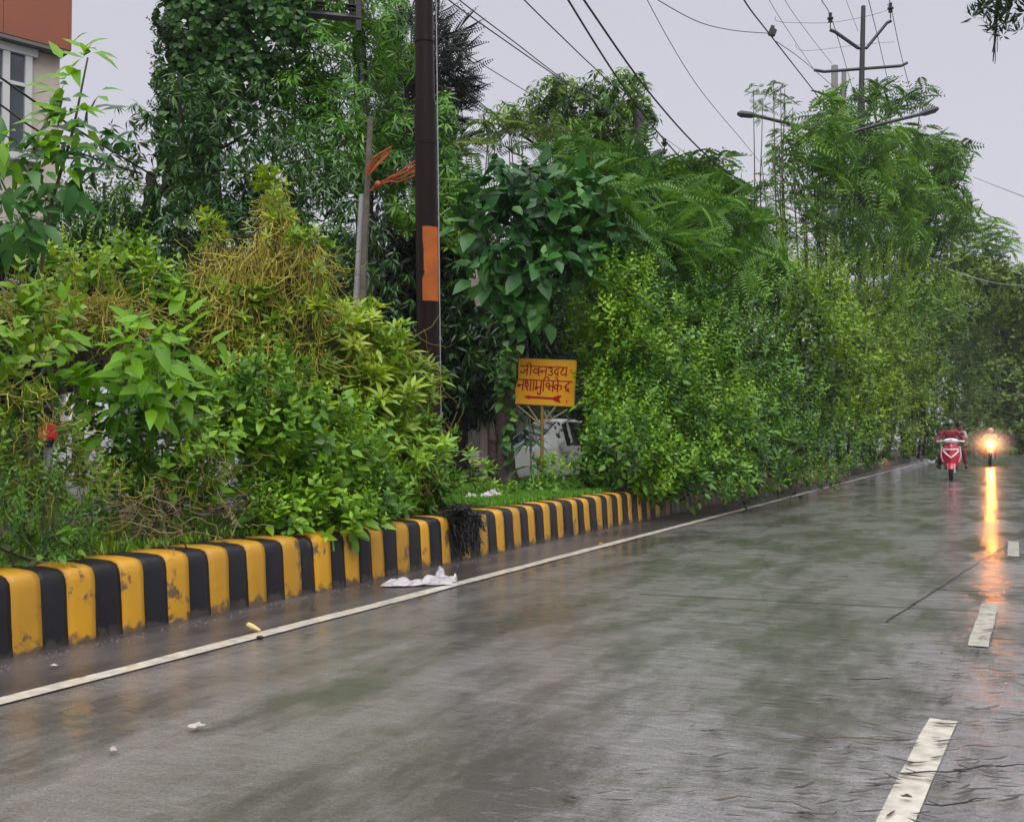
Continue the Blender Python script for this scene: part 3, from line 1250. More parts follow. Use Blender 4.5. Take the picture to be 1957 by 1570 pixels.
# ------------------------------------------------------------------ sign board, hand painted
def sign():
    e = empty('sign_board')
    tag(e, 'yellow hand painted sign board with red Hindi lettering and arrow on a post', 'sign')
    d = 15.6
    yel = mat('sign_yellow', (.95, .47, .012), .5, spec=.2, noise=.3, nscale=4, col2=(.80, .34, .012))
    red = mat('sign_red', (.40, .010, .015), .5, spec=.2)
    tl, tr, br, bl = P(990, 686, d), P(1101, 690, d + .03), P(1096, 776, d + .03), P(981, 770, d)
    ux, uz = (tr - tl), (bl - tl)
    nrm = ux.cross(uz).normalized()
    if nrm.y > 0:
        nrm = -nrm

    def S(x, y, off=.0):          # x 0..1, y 0..1 downwards
        a = tl.lerp(tr, x)
        b = bl.lerp(br, x)
        return a.lerp(b, y) + nrm * off
    mb = MB()
    fr = [S(0, 0, .012), S(1, 0, .012), S(1, 1, .012), S(0, 1, .012)]
    bk = [S(0, 0, -.012), S(1, 0, -.012), S(1, 1, -.012), S(0, 1, -.012)]
    mb.v = [tuple(p) for p in fr + bk]
    mb.f = [[0, 1, 2, 3], [7, 6, 5, 4], [0, 4, 5, 1], [1, 5, 6, 2], [2, 6, 7, 3], [3, 7, 4, 0]]
    brd = mb.build('board', yel, e)
    mb = MB()
    for a, b in (((0, 0), (1, 0)), ((1, 0), (1, 1)), ((1, 1), (0, 1)), ((0, 1), (0, 0))):
        mb.tube([S(*a, .0), S(*b, .0)], .016, 6)
    mb.build('frame', mat('sign_edge', (.62, .36, .04), .5), e)
    # strokes
    mb = MB()

    def stroke(pts, wd=.030, w2=None):
        asp = ux.length / uz.length
        for i in range(len(pts) - 1):
            (x0, y0), (x1, y1) = pts[i], pts[i + 1]
            dx, dy = (x1 - x0) * asp, (y1 - y0)
            l = math.hypot(dx, dy) or 1e-6
            nx_, ny_ = -dy / l * wd / 2 / asp, dx / l * wd / 2
            ex, ey = dx / l * wd * .25 / asp, dy / l * wd * .25
            mb.quad(S(x0 - nx_ - ex, y0 - ny_ - ey, .0145), S(x0 + nx_ - ex, y0 + ny_ - ey, .0145), S(x1 + nx_ + ex, y1 + ny_ + ey, .0145), S(x1 - nx_ + ex, y1 - ny_ + ey, .0145))

    def arc(cx, cy, rx, ry, a0, a1, n=7):
        return [(cx + rx * math.cos(math.radians(a0 + (a1 - a0) * i / n)), cy + ry * math.sin(math.radians(a0 + (a1 - a0) * i / n))) for i in range(n + 1)]
    # glyph strokes in a unit cell: y 1 = head line, 0 = foot
    GL = {
        'ja': (.85, [[(.75, 1), (.75, 0)], [(.75, .56), (.44, .56), (.46, .34), (.34, .20), (.16, .24), (.07, .42)]]),
        'ii': (.42, [[(.25, 1), (.25, 0)], arc(.02, 1.0, .23, .34, 0, 180)]),
        'va': (.75, [[(.65, 1), (.65, 0)], arc(.36, .47, .27, .24, 0, 360)]),
        'na': (.72, [[(.62, 1), (.62, 0)], [(.62, .5), (.22, .5)], arc(.18, .44, .08, .09, 0, 360)]),
        'u_': (.68, [[(.12, .84), (.34, .90)] + arc(.34, .70, .17, .18, 80, -90) + arc(.34, .27, .22, .24, 90, -150)]),
        'da': (.62, [[(.45, 1), (.45, .78), (.22, .74)] + arc(.28, .46, .2, .26, 120, 330) + [(.34, .52)], [(.30, .22), (.50, -.06)]]),
        'ya': (.74, [[(.64, 1), (.64, 0)], arc(.18, .78, .14, .16, 100, -90) + arc(.34, .40, .24, .24, 150, 340)]),
        'sha': (.80, [[(.70, 1), (.70, 0)], arc(.24, .80, .13, .13, 0, 360), [(.14, .70), (.10, .52), (.26, .34), (.44, .04)], [(.34, .72), (.46, .56), (.40, .40), (.22, .38)]]),
        'aa': (.32, [[(.2, 1), (.2, 0)]]),
        'ma': (.78, [[(.68, 1), (.68, 0)], [(.18, 1), (.18, .32)] + arc(.20, .26, .10, .12, 60, -240), [(.18, .36), (.68, .36)]]),
        'uu': (0, [[(-.14, .0)] + arc(-.24, -.16, .16, .16, 40, -200)]),
        'i_': (.30, [[(.15, 1), (.15, 0)], arc(.42, 1.0, .28, .34, 180, 0)]),
        'ka': (.92, [[(.42, 1), (.42, 0)], arc(.22, .46, .19, .2, 0, 360), [(.42, .56)] + arc(.62, .42, .2, .2, 100, -80)]),
        'kta': (.95, [[(.85, 1), (.85, 0)], arc(.30, .60, .2, .18, 0, 360), [(.85, .52), (.50, .50), (.42, .26), (.56, .12)]]),
        'e_': (0, [[(-.50, 1.02), (-.62, 1.22), (-.82, 1.34)]]),
        'ndra': (1.0, [[(.16, .5), (.45, .5)], [(.62, 1), (.62, .78), (.40, .70)] + arc(.50, .48, .2, .24, 140, 330), [(.52, .26), (.72, .02)], [(.36, .10), (.52, .30), (.62, .10)]]),
    }

    def word(keys, x0, x1, ytop, ybot, wd, slant=.0):
        tot = sum(GL[k][0] for k in keys)
        sx_ = (x1 - x0) / tot
        cx = x0
        for k in keys:
            gw, sts = GL[k]
            for st in sts:
                stroke([(cx + x * sx_, ybot + (ytop - ybot) * y) for x, y in st], wd)
            cx += gw * sx_
        stroke([(x0, ytop), (x1, ytop)], wd * .9)
    word(['ja', 'ii', 'va', 'na', 'u_', 'da', 'ya'], .05, .86, .15, .35, .028)
    word(['na', 'sha', 'aa', 'ma', 'uu', 'i_', 'kta', 'ka', 'e_', 'ndra'], .03, .955, .46, .70, .030)
    stroke([(.20, .845), (.72, .855)], .05)
    # arrow head (left) and fletching (right)
    mb.quad(S(.16, .84, .0146), S(.27, .80, .0146), S(.24, .845, .0146), S(.27, .90, .0146))
    mb.quad(S(.64, .83, .0147), S(.72, .78, .0147), S(.80, .78, .0147), S(.75, .855, .0147), S(.79, .94, .0147), S(.70, .92, .0147), S(.64, .875, .0147))
    stroke([(.875, .88), (.885, .93)], .02)
    mb.build('lettering', red, e)
    mb = MB()
    pc = P(1036, 772, d)
    foot = Vector((pc.x, pc.y + .03, .38))
    mb.tube([foot, Vector((pc.x, pc.y + .03, pc.z + .3))], .026, 8)
    mb.build('post', mat('sign_post_yellow', (.40, .24, .03), .5, noise=.6, nscale=10, col2=(.16, .10, .05)), e)
    br_ = mat('brace_paint', (.36, .30, .14), .5)
    hub = P(1034, 812, d)
    for tpx in ((986, 772), (1008, 774), (1062, 776), (1085, 782)):
        mb = MB()
        t_ = P(*tpx, d)
        mb.tube([hub + Vector((0, .03, 0)), t_ + Vector((0, .02, 0))], .013, 6)
        mb.build('brace', br_, e)
    settle(e, foot)


sign()
# ------------------------------------------------------------------ utility poles and wires
def insulator(parent, p, up=.26):
    mb = MB()
    mb.lathe([(.018, 0), (.018, up * .4), (.07, up * .42), (.075, up * .5), (.04, up * .56), (.10, up * .62), (.10, up * .70), (.05, up * .78), (.06, up), (.02, up * 1.02)], 10, tuple(p))
    return mb.build('insulator', M['porcelain'], parent, smooth=True)


def far_pole():
    e = empty('utility_pole')
    tag(e, 'tall power pole with a dark V crossarm and two insulators above the feathery tree', 'pole')
    d = 33.0
    t, b = P(1650, 0, d), P(1640, 840, d)
    bx_ = Vector((P(1643, 500, d).x, d, .4))
    mb = MB()
    mb.tube([bx_, P(1646, 185, d)], [.16, .11], 12)
    mb.tube([P(1646, 190, d), P(1650, 12, d)], [.09, .07], 10)
    mb.build('shaft', M['iron'], e, smooth=True)
    mb = MB()
    for side in ((1586, 55), (1703, 38)):
        mb.tube([P(1645, 92, d), P(1640 if side[0] < 1640 else 1656, 92, d), P(side[0] + (10 if side[0] < 1640 else -8), side[1] + 6, d), P(side[0], side[1] + 2, d)], .055, 6)
    mb.build('v_crossarm', M['iron'], e)
    for px, py in ((1587, 55), (1702, 36)):
        insulator(e, P(px, py, d), .50)
    mb = MB()
    mb.tube([P(1556, 134, d), P(1575, 137, d), P(1722, 126, d), P(1734, 120, d)], .05, 6)
    mb.build('lower_crossarm', M['iron'], e)
    settle(e, bx_)
    # concrete twin stump poles behind it
    for px, w_, top, lab in ((1595, 13, 126, 'left concrete post of the pair beside the V crossarm'), (1613, 9.5, 134, 'slimmer right concrete post of the pair beside the V crossarm')):
        q = empty('concrete_post')
        tag(q, lab, 'post')
        bb = P(px - 4, 840, d + .6)
        mb = MB()
        mb.tube([Vector((bb.x, bb.y, .38)), P(px, top, d + .6)], w_ * d / F / 2, 12)
        mb.build('shaft', M['concrete'], q, smooth=True)
        settle(q, (bb.x, bb.y, .38))
    # street light with two arms
    q = empty('street_lamp')
    tag(q, 'two armed street lamp on a pale steel mast rising out of the feathery tree', 'street lamp')
    bb = P(1585, 840, d - 1.2)
    mb = MB()
    mb.tube([Vector((bb.x, bb.y, .38)), P(1597, 255, d - 1.2)], [.15, .10], 12)
    mb.build('mast', M['galv'], q, smooth=True)
    for a, b_ in (((1597, 262), (1445, 221)), ((1597, 262), (1757, 219))):
        mb = MB()
        mb.tube([P(a[0], a[1], d - 1.2), P(a[0] + (b_[0] - a[0]) * .5, (a[1] + b_[1]) / 2 - 2, d - 1.2), P(*b_, d - 1.2)], .055, 8)
        arm = mb.build('arm', M['iron'], q, smooth=True)
        sgn = -1 if b_[0] < 1597 else 1
        mb = MB()
        c0, c1 = P(*b_, d - 1.2), P(b_[0] + sgn * 36, b_[1] - 4 - (8 if sgn > 0 else 0), d - 1.2)
        mb.tube([c0, c0.lerp(c1, .25), c0.lerp(c1, .8), c1], [.05, .10, .11, .05], 8)
        mb.build('lamp_head', M['iron'], arm, smooth=True)
    settle(q, (bb.x, bb.y, .38))


far_pole()


def mid_pole():
    e = empty('utility_pole')
    tag(e, 'dark slender utility pole with a bracket arm beside the round mango tree crown', 'pole')
    d = 30.0
    bb = P(1222, 840, d)
    mb = MB()
    mb.tube([Vector((bb.x, bb.y, 0)), P(1222, 215, d)], [.16, .13], 10)
    mb.build('shaft', M['iron'], e, smooth=True)
    mb = MB()
    mb.tube([P(1228, 318, d), P(1262, 290, d), P(1272, 290, d)], .07, 6)
    mb.build('bracket', M['iron'], e)
    insulator(e, P(1270, 288, d), .34)
    for i, y in enumerate((236, 258, 282, 304)):
        mb = MB()
        mb.lathe([(.05, 0), (.10, .04), (.10, .16), (.04, .22)], 10, tuple(P(1233, y + 12, d)))
        mb.build('insulator', M['porcelain'], e, smooth=True)
    settle(e, (bb.x, bb.y, 0))
    # transformer stand, far side, behind the creepers
    q = empty('transformer_stand')
    tag(q, 'dark iron crossarm frame half buried in leaves at the top of the picture', 'pole')
    d = 18.3
    mb = MB()
    b1, b2 = P(688, 840, d), P(566, 840, d)
    mb.box(P(686, -20, d), (.09, .09, 1.5))
    mb.build('upright', M['iron'], q)
    mb = MB()
    mb.tube([Vector((b1.x, d + 1.4, 0)), P(688, 90, d + .9)], .07, 8)
    mb.build('lower_post', M['iron'], q)
    mb = MB()
    mb.box(P(566, -40, d), (.10, .10, 1.0))
    mb.build('upright', M['iron'], q)
    mb = MB()
    a, b_ = P(556, 24, d), P(690, 37, d)
    mb.tube([a, b_], .07, 4)
    mb.build('crossarm', M['iron'], q)
    for px in (575, 612, 672):
        insulator(q, P(px, 22 + (px - 556) * .1, d), .3)
    settle(q, (b1.x, d, 0))
    # leaning pale posts with orange cables
    q = empty('cable_post')
    tag(q, 'pale leaning post pair with orange cables tied to it behind the tangled shrubs', 'post')
    d = 15.0
    mb = MB()
    mb.tube([P(690, 900, d), P(694, 545, d), P(700, 400, d), P(708, 225, d)], [.05, .05, .045, .04], 8)
    mb.build('front_post', M['bark2'], q, smooth=True)
    mb = MB()
    mb.tube([P(668, 900, d + .1), P(684, 560, d + .1), P(694, 372, d + .1)], [.07, .065, .06], 8)
    mb.build('rear_post', M['concrete'], q, smooth=True)
    rg = np.random.default_rng(3)
    for k in range(5):
        mb = MB()
        a, b_ = P(722, 352 + rg.uniform(-3, 3), d), P(802, 302 + k * 7, d - .3)
        pts = rnd_smooth_path(a, b_, 8, .01, rg, .03)
        mb.tube([P(700, 372, d)] + [Vector(p) for p in pts], .012, 5)
        mb.build('orange_cable', M['orangecable'], q)
    for k in range(5):
        mb = MB()
        pts = [P(700, 326 + k * 2, d - .1), P(715 + k * 3, 300 - k * 2, d - .2), P(748 - k * 3, 280 + k * 2, d - .2), P(738 - k * 4, 300 + k * 4, d - .2), P(706, 322 + k * 3, d - .1)]
        mb.tube(pts, .011, 5)
        mb.build('orange_cable', M['orangecable'], q)
    mb = MB()
    mb.ball(P(722, 352, d - .03), .05)
    mb.build('cable_clamp', M['orangecable'], q, smooth=True)
    settle(q, P(690, 900, d))


mid_pole()


def ctrl_wire(pts, r, label, name='overhead_wire', group=None, m='wire'):
    """pts: (px, py, depth). Smoothed and drawn as one thin tube."""
    q = [P(*p) for p in pts]
    out = []
    n = len(q)
    for i in range(n - 1):
        p0, p1, p2, p3 = q[max(i - 1, 0)], q[i], q[i + 1], q[min(i + 2, n - 1)]
        for k in range(8):
            t = k / 8
            out.append(.5 * ((2 * p1) + (-p0 + p2) * t + (2 * p0 - 5 * p1 + 4 * p2 - p3) * t * t + (-p0 + 3 * p1 - 3 * p2 + p3) * t ** 3))
    out.append(q[-1])
    mb = MB()
    mb.tube(out, r, 5)
    o = mb.build(name, M[m])
    c = out[0].copy()
    o.data.transform(Matrix.Translation(-c))
    o.location = c
    tag(o, label, 'wire', group)
    return o


W = 'overhead wires crossing the grey sky'
ctrl_wire([(780, -70, 14), (860, 2, 16), (980, 88, 19), (1095, 168, 23), (1230, 262, 29)], .012, 'lower wire of the close pair ending behind the mango tree crown', group=W)
ctrl_wire([(800, -75, 14), (873, -4, 16), (985, 82, 19), (1088, 160, 23), (1228, 256, 29)], .011, 'upper wire of the close pair ending behind the mango tree crown', group=W)
ctrl_wire([(930, -80, 15), (1002, 0, 17), (1100, 96, 20), (1185, 180, 24), (1270, 288, 29.5)], .012, 'wire running down to the bracket arm on the slender pole', group=W)
ctrl_wire([(1040, -90, 14), (1086, 0, 16), (1200, 178, 21), (1290, 290, 27), (1380, 378, 36), (1440, 420, 46)], .018, 'thick sagging cable passing right of the mango tree crown', group=W)
ctrl_wire([(1065, -80, 15), (1116, 0, 17), (1250, 188, 22), (1360, 305, 28), (1460, 372, 33), (1560, 425, 40)], .020, 'thickest sagging cable, second left of the street lamp', group=W)
ctrl_wire([(1210, -80, 18), (1237, 0, 20), (1330, 160, 25), (1420, 270, 31), (1452, 310, 36)], .008, 'thin lone wire between the thick cable and the street lamp', group=W)
ctrl_wire([(1380, -90, 16), (1422, 0, 19), (1476, 72, 23), (1560, 180, 32), (1600, 235, 38)], .016, 'cable carrying the small dark box', group=W)
ctrl_wire([(1240, -10, 19), (1330, 40, 20.5), (1400, 58, 22), (1470, 64, 23)], .009, 'thin sagging wire reaching the small dark box from the left', group=W)
ctrl_wire([(1478, 76, 23), (1530, 112, 27), (1592, 165, 33)], .009, 'short wire from the small dark box down to the concrete posts', group=W)
ctrl_wire([(1440, -60, 22), (1478, 14, 25), (1520, 80, 28), (1556, 134, 33)], .007, 'faint wire meeting the left tip of the lower crossarm', group=W)
ctrl_wire([(1478, -60, 22), (1500, 0, 25), (1546, 66, 29), (1590, 122, 33)], .007, 'faint wire meeting the top of the thicker concrete post', group=W)
ctrl_wire([(1545, -50, 24), (1570, 0, 28), (1587, 30, 33), (1608, 95, 38), (1632, 180, 50)], .013, 'wire over the left insulator of the V crossarm', group=W)
ctrl_wire([(1600, -50, 24), (1617, 0, 27), (1640, 60, 31)], .006, 'faint wire just left of the pole top', group=W)
ctrl_wire([(1648, -50, 27), (1660, 0, 30), (1682, 90, 36), (1700, 170, 44)], .012, 'wire just right of the pole top', group=W)
ctrl_wire([(1688, -50, 26), (1702, 10, 33), (1722, 105, 38), (1745, 190, 45), (1760, 235, 52)], .013, 'wire over the right insulator of the V crossarm', group=W)
ctrl_wire([(1482, 32, 33), (1486, 41, 33), (1530, 44, 33), (1600, 42, 33), (1690, 22, 33), (1696, 8, 33)], .007, 'thin jumper wire looping under the upper insulators', group=W)
ctrl_wire([(1520, 84, 33), (1527, 95, 33), (1560, 96, 33), (1640, 86, 33), (1710, 80, 33)], .006, 'thin jumper wire looping below the V crossarm', group=W)
ctrl_wire([(836, 68, 20), (930, 128, 24), (1030, 190, 30), (1080, 222, 34)], .011, 'wire leaving the dark spiky branches towards the mango tree', group=W)
ctrl_wire([(900, 182, 24), (950, 222, 27), (990, 252, 30)], .009, 'short wire below the dark spiky branches', group=W)
ctrl_wire([(1262, 258, 30), (1330, 306, 34), (1400, 350, 40), (1450, 372, 46)], .008, 'thin wire leaving the slender pole to the right', group=W)
ctrl_wire([(1860, 338, 50), (1900, 354, 44), (1957, 376, 38), (2040, 410, 32)], .012, 'wire on the far right beside the feathery tree', group=W)
ctrl_wire([(1800, 510, 50), (1860, 530, 44), (1905, 541, 38), (1957, 546, 33), (2040, 545, 28)], .022, 'pale cable low on the far right', group=W, m='galv')
ctrl_wire([(1850, 430, 56), (1957, 520, 46), (2000, 556, 42)], .010, 'faint slanting wire above the pale cable', group=W)
ctrl_wire([(-60, 110, 12), (0, 148, 12.5), (60, 190, 13), (95, 214, 13.5), (180, 268, 14.5), (300, 340, 16)], .016, 'upper service cable in front of the cream house', group=W)
ctrl_wire([(-60, 165, 12), (0, 200, 12.5), (66, 246, 13), (160, 295, 14.5), (270, 332, 16)], .014, 'lower service cable in front of the cream house', group=W)
ctrl_wire([(40, 340, 13), (110, 395, 13.5), (200, 440, 15)], .008, 'faint cable low in front of the cream wall', group=W)


def wire_box():
    e = empty('cable_box')
    c = P(1476, 62, 23)
    mb = MB()
    rot = Matrix.Rotation(math.radians(20), 3, 'Y')
    mb.box(c, (.16, .12, .17), rot)
    o = mb.build('housing', M['wire'], e, bevel=.02)
    mb = MB()
    mb.box(c + Vector((0, -.02, .11)), (.08, .06, .06), rot)
    mb.build('clamp', M['iron'], e)
    tag(e, 'small dark junction box clipped to a wire against the sky', 'junction box')
    settle(e, c)


wire_box()

# ------------------------------------------------------------------ vehicles on the far carriageway
TYRE = mat('tyre_rubber', (.018, .018, .018), .7)
RIM = mat('alloy_rim', (.45, .45, .46), .35, metal=.8)
GLASS = mat('car_glass', (.03, .04, .045), .06, spec=.9)
CHROME = mat('chrome', (.6, .6, .6), .2, metal=1)
BLKP = mat('black_plastic', (.02, .02, .022), .45)
LAMPG = mat('lamp_glass', (.55, .55, .55), .08, spec=.9)
REDL = mat('tail_lamp_red', (.55, .02, .03), .15, spec=.8)
ORL = mat('amber_lamp', (.65, .22, .02), .2)


def wheel(parent, c, r, w_, axis='X', name='wheel'):
    rot = Matrix.Rotation(PI / 2, 3, 'Y') if axis == 'X' else Matrix.Identity(3)
    mb = MB()
    mb.lathe([(r * .62, -w_ * .42), (r * .9, -w_ / 2), (r, -w_ * .3), (r, w_ * .3), (r * .9, w_ / 2), (r * .62, w_ * .42)], 24, c, rot)
    ww = mb.build(name, TYRE, parent, smooth=True)
    mb = MB()
    mb.lathe([(r * .1, -w_ * .46), (r * .60, -w_ * .43), (r * .60, w_ * .43), (r * .1, w_ * .46)], 18, c, rot)
    mb.build('rim', RIM, ww, smooth=True)
    for s in (-1, 1):
        mb = MB()
        for k in range(5):
            th = 2 * PI * k / 5
            mb.box((c[0] + s * w_ * .47, c[1] + math.cos(th) * r * .3, c[2] + math.sin(th) * r * .3), (.012, .05, r * .5), Matrix.Rotation(-th + PI / 2, 3, 'X'))
        mb.build('spokes', BLKP, ww)
    return ww


def car(label, loc, rz, body, H=1.5, Lc=4.1, Wc=1.72, suv=False):
    """front points to -Y"""
    e = empty('car')
    tag(e, label, 'car')
    hl = Lc / 2
    if suv:
        st = [(-hl, .45, .80, .80, .70, .62), (-hl + .12, .32, .98, .98, .84, .74), (-hl + 1.05, .30, 1.06, 1.06, .86, .70), (-hl + 1.2, .30, 1.06, 1.10, .86, .68),
              (-hl + 1.75, .30, 1.08, H - .03, .86, .66), (-.1, .30, 1.08, H, .86, .66), (hl - .55, .30, 1.08, H - .02, .86, .66), (hl - .15, .32, 1.06, H - .12, .85, .64), (hl, .42, .98, 1.02, .80, .66)]
    else:
        st = [(-hl, .42, .66, .66, .68, .60), (-hl + .15, .26, .80, .80, .82, .72), (-hl + .95, .22, .93, .93, .85, .66), (-hl + 1.1, .22, .94, .97, .85, .64),
              (-hl + 1.75, .22, .95, H - .05, .86, .60), (-.1, .22, .96, H, .86, .60), (hl - .75, .22, .97, H - .06, .86, .60), (hl - .12, .26, .96, 1.02, .82, .62), (hl, .40, .90, .92, .76, .62)]
    k_ = Wc / 1.72
    vs, fs = [], []
    for y, zb, zs, zr, wb, wr in st:
        zm = zb + (zs - zb) * .55
        ring = [(-wb * .9, zb), (-wb, zb + .1), (-wb * 1.0, zm), (-wb * .96, zs), (-wr, max(zr - .04, zs)), (-wr * .8, zr), (0, zr + .015), (wr * .8, zr), (wr, max(zr - .04, zs)), (wb * .96, zs), (wb, zm), (wb, zb + .1), (wb * .9, zb)]
        vs += [(x * k_, y, z) for x, z in ring]
    k = 13
    for i in range(len(st) - 1):
        for j in range(k):
            j2 = (j + 1) % k
            fs.append((i * k + j, i * k + j2, (i + 1) * k + j2, (i + 1) * k + j))
    fs.append(tuple(range(k))[::-1])
    fs.append(tuple(range((len(st) - 1) * k, len(st) * k)))
    mb = MB()
    mb.v, mb.f = vs, [list(q) for q in fs]
    bm_ = mb.build('body', body, e, smooth=True)
    # glasshouse
    def lerp3(a, b, t):
        return tuple(a[i] + (b[i] - a[i]) * t for i in range(3))

    def pane(i, j, i2, j2, t0=.08, t1=.9, name='side_window', off=.006, xs=1):
        a, b, c, d_ = vs[i * k + j], vs[i2 * k + j], vs[i2 * k + j2], vs[i * k + j2]
        ctr = Vector(a) + Vector(b) + Vector(c) + Vector(d_)
        ctr /= 4
        q = [ctr + (Vector(p) - ctr) * .90 for p in (a, b, c, d_)]
        n = (q[1] - q[0]).cross(q[2] - q[0]).normalized()
        if n.dot(ctr - Vector((0, 0, .8))) < 0:
            n = -n
        m_ = MB()
        m_.v = [tuple(p + n * .010) for p in q] + [tuple(p - n * .004) for p in q]
        m_.f = [[0, 1, 2, 3], [4, 5, 6, 7], [0, 1, 5, 4], [1, 2, 6, 5], [2, 3, 7, 6], [3, 0, 4, 7]]
        return m_.build(name, GLASS, e)
    for (i, i2) in ((4, 5), (5, 6)):
        pane(i, 3, i2, 4)
        pane(i, 9, i2, 8)
    # windscreen and rear screen as inset trapezia
    for (i, i2, nm) in ((3, 4, 'windscreen'), (7, 6, 'rear_window') if not suv else (8, 7, 'rear_window')):
        a, b, c, d_ = vs[i * k + 4], vs[i * k + 8], vs[i2 * k + 7], vs[i2 * k + 5]
        q = [Vector(p) for p in (a, b, c, d_)]
        ctr = sum(q, Vector()) / 4
        q = [ctr + (p - ctr) * .93 for p in q]
        n = (q[1] - q[0]).cross(q[2] - q[0]).normalized()
        if n.z < 0:
            n = -n
        m_ = MB()
        m_.v = [tuple(p + n * .03) for p in q] + [tuple(p - n * .01) for p in q]
        m_.f = [[0, 1, 2, 3], [4, 5, 6, 7], [0, 1, 5, 4], [1, 2, 6, 5], [2, 3, 7, 6], [3, 0, 4, 7]]
        m_.build(nm, GLASS, e)
    wr_ = .36 if suv else .30
    for sx_ in (-1, 1):
        for y in (-hl + .78, hl - .72):
            wheel(e, (sx_ * (Wc / 2 - .12), y, wr_), wr_, .2)
        zl = .86 if suv else .70
        mb = MB()
        mb.box((sx_ * Wc * .37, -hl + .06, zl), (.34, .16, .16), Matrix.Rotation(sx_ * .3, 3, 'Z'))
        mb.build('headlight', LAMPG, e, bevel=.03)
        mb = MB()
        mb.box((sx_ * Wc * .42, hl - .03, zl + (.34 if suv else .1)), (.30, .16, .20), Matrix.Rotation(-sx_ * .3, 3, 'Z'))
        mb.build('tail_light', REDL, e, bevel=.03)
        mb = MB()
        mb.box((sx_ * (Wc / 2 + .08), -hl + 1.55, 1.02 if not suv else 1.16), (.2, .1, .13))
        mb.build('wing_mirror', body, e, bevel=.03)
        for y in (-.25, .65):
            mb = MB()
            mb.box((sx_ * (Wc / 2 + .005), y, .86), (.03, .16, .03))
            mb.build('door_handle', CHROME, e)
    mb = MB()
    mb.box((0, -hl + .02, .55 if not suv else .72), (Wc * .55, .10, .16))
    mb.build('grille', BLKP, e, bevel=.02)
    mb = MB()
    mb.box((0, -hl + .04, .34), (Wc * .8, .10, .12))
    mb.build('lower_grille', BLKP, e, bevel=.02)
    mb = MB()
    mb.box((0, -hl + .0, .44), (.46, .09, .10))
    mb.build('number_plate', mat('plate_white', (.6, .6, .6), .5), e)
    e.location = loc
    e.rotation_euler = (0, 0, rz)
    return e


CARW = mat('white_car_paint', (.86, .87, .86), .25, coat=.6)
CARS = mat('silver_car_paint', (.38, .40, .42), .3, metal=.3, coat=.6)
cw = G(1060, 942)
car('white hatchback half hidden by shrubs on the far carriageway behind the sign', cw, math.radians(-62), CARW, H=1.52, Lc=3.9)
cs = R(9.4, -10.6)
cs = P(415, 840, 14.2)
cs.z = 0
car('silver van with a red tail lamp glimpsed through the left shrubs', cs, math.radians(118), CARS, H=1.78, Lc=4.2, suv=True)


# roadside barrier seen left of the tree trunk
def barrier():
    e = empty('roadside_barrier')
    tag(e, 'pinkish white board barrier on legs left of the reddish tree trunk', 'barrier')
    d = 19.0
    pw = mat('pink_white_paint', (.50, .36, .32), .6, noise=.4, nscale=5)
    a, b = P(898, 872, d), P(944, 872, d + .3)
    mb = MB()
    rot = Matrix.Rotation(math.atan2(.3, (b - a).x), 3, 'Z')
    mb.box((a + b) / 2 + Vector((0, 0, -.09)), ((b - a).length, .03, .2), rot)
    mb.build('board', pw, e)
    for q in (a, b):
        mb = MB()
        mb.tube([q, Vector((q.x, q.y, 0))], .02, 6)
        mb.build('leg', M['iron'], e)
    settle(e, Vector((a.x, a.y, 0)))
    q = empty('gate_post')
    tag(q, 'thin pale posts in the dark beyond the barrier', 'post')
    for px, w_ in ((925, .09), (938, .03)):
        mb = MB()
        t_ = P(px, 805, 20)
        mb.tube([t_, Vector((t_.x, t_.y, 0))], w_, 8)
        mb.build('post', mat('pale_post', (.34, .28, .25), .7), q)
    settle(q, Vector((t_.x, t_.y, 0)))
    q = empty('leaning_slab')
    tag(q, 'pale broken concrete slab leaning among dark leaves above the trunk', 'slab')
    mb = MB()
    a = P(915, 545, 19)
    mb.box(a, (.28, .12, .75), Matrix.Rotation(math.radians(-14), 3, 'Y'))
    mb.build('slab', mat('pale_slab', (.34, .30, .26), .8, noise=.5, nscale=6, bump=.5), q)
    settle(q, Vector((a.x, a.y, 0)))


barrier()
# ------------------------------------------------------------------ riders
def skin(name, joints, edges, m, parent, root=0, sub=2):
    me = bpy.data.meshes.new(name)
    me.from_pydata([j[:3] for j in joints], edges, [])
    o = bpy.data.objects.new(name, me)
    C.objects.link(o)
    md = o.modifiers.new('s', 'SKIN')
    for i, j in enumerate(joints):
        r = j[3]
        sv = me.skin_vertices[0].data[i]
        sv.radius = (r, j[4] if len(j) > 4 else r)
        sv.use_root = (i == root)
    ms = o.modifiers.new('d', 'SUBSURF')
    ms.levels = sub
    dg = bpy.context.evaluated_depsgraph_get()
    m2 = bpy.data.meshes.new_from_object(o.evaluated_get(dg))
    bpy.data.objects.remove(o)
    m2.name = name
    m2.materials.clear()
    m2.materials.append(m)
    o = link(name, m2, parent, None, smooth=True)
    TRI[0] += len(m2.polygons) * 2
    return o


SKIN_ = mat('brown_skin', (.22, .11, .07), .5)
HAIR = mat('black_hair', (.012, .010, .010), .4)
EYE = mat('eye_dark', (.02, .015, .015), .2)


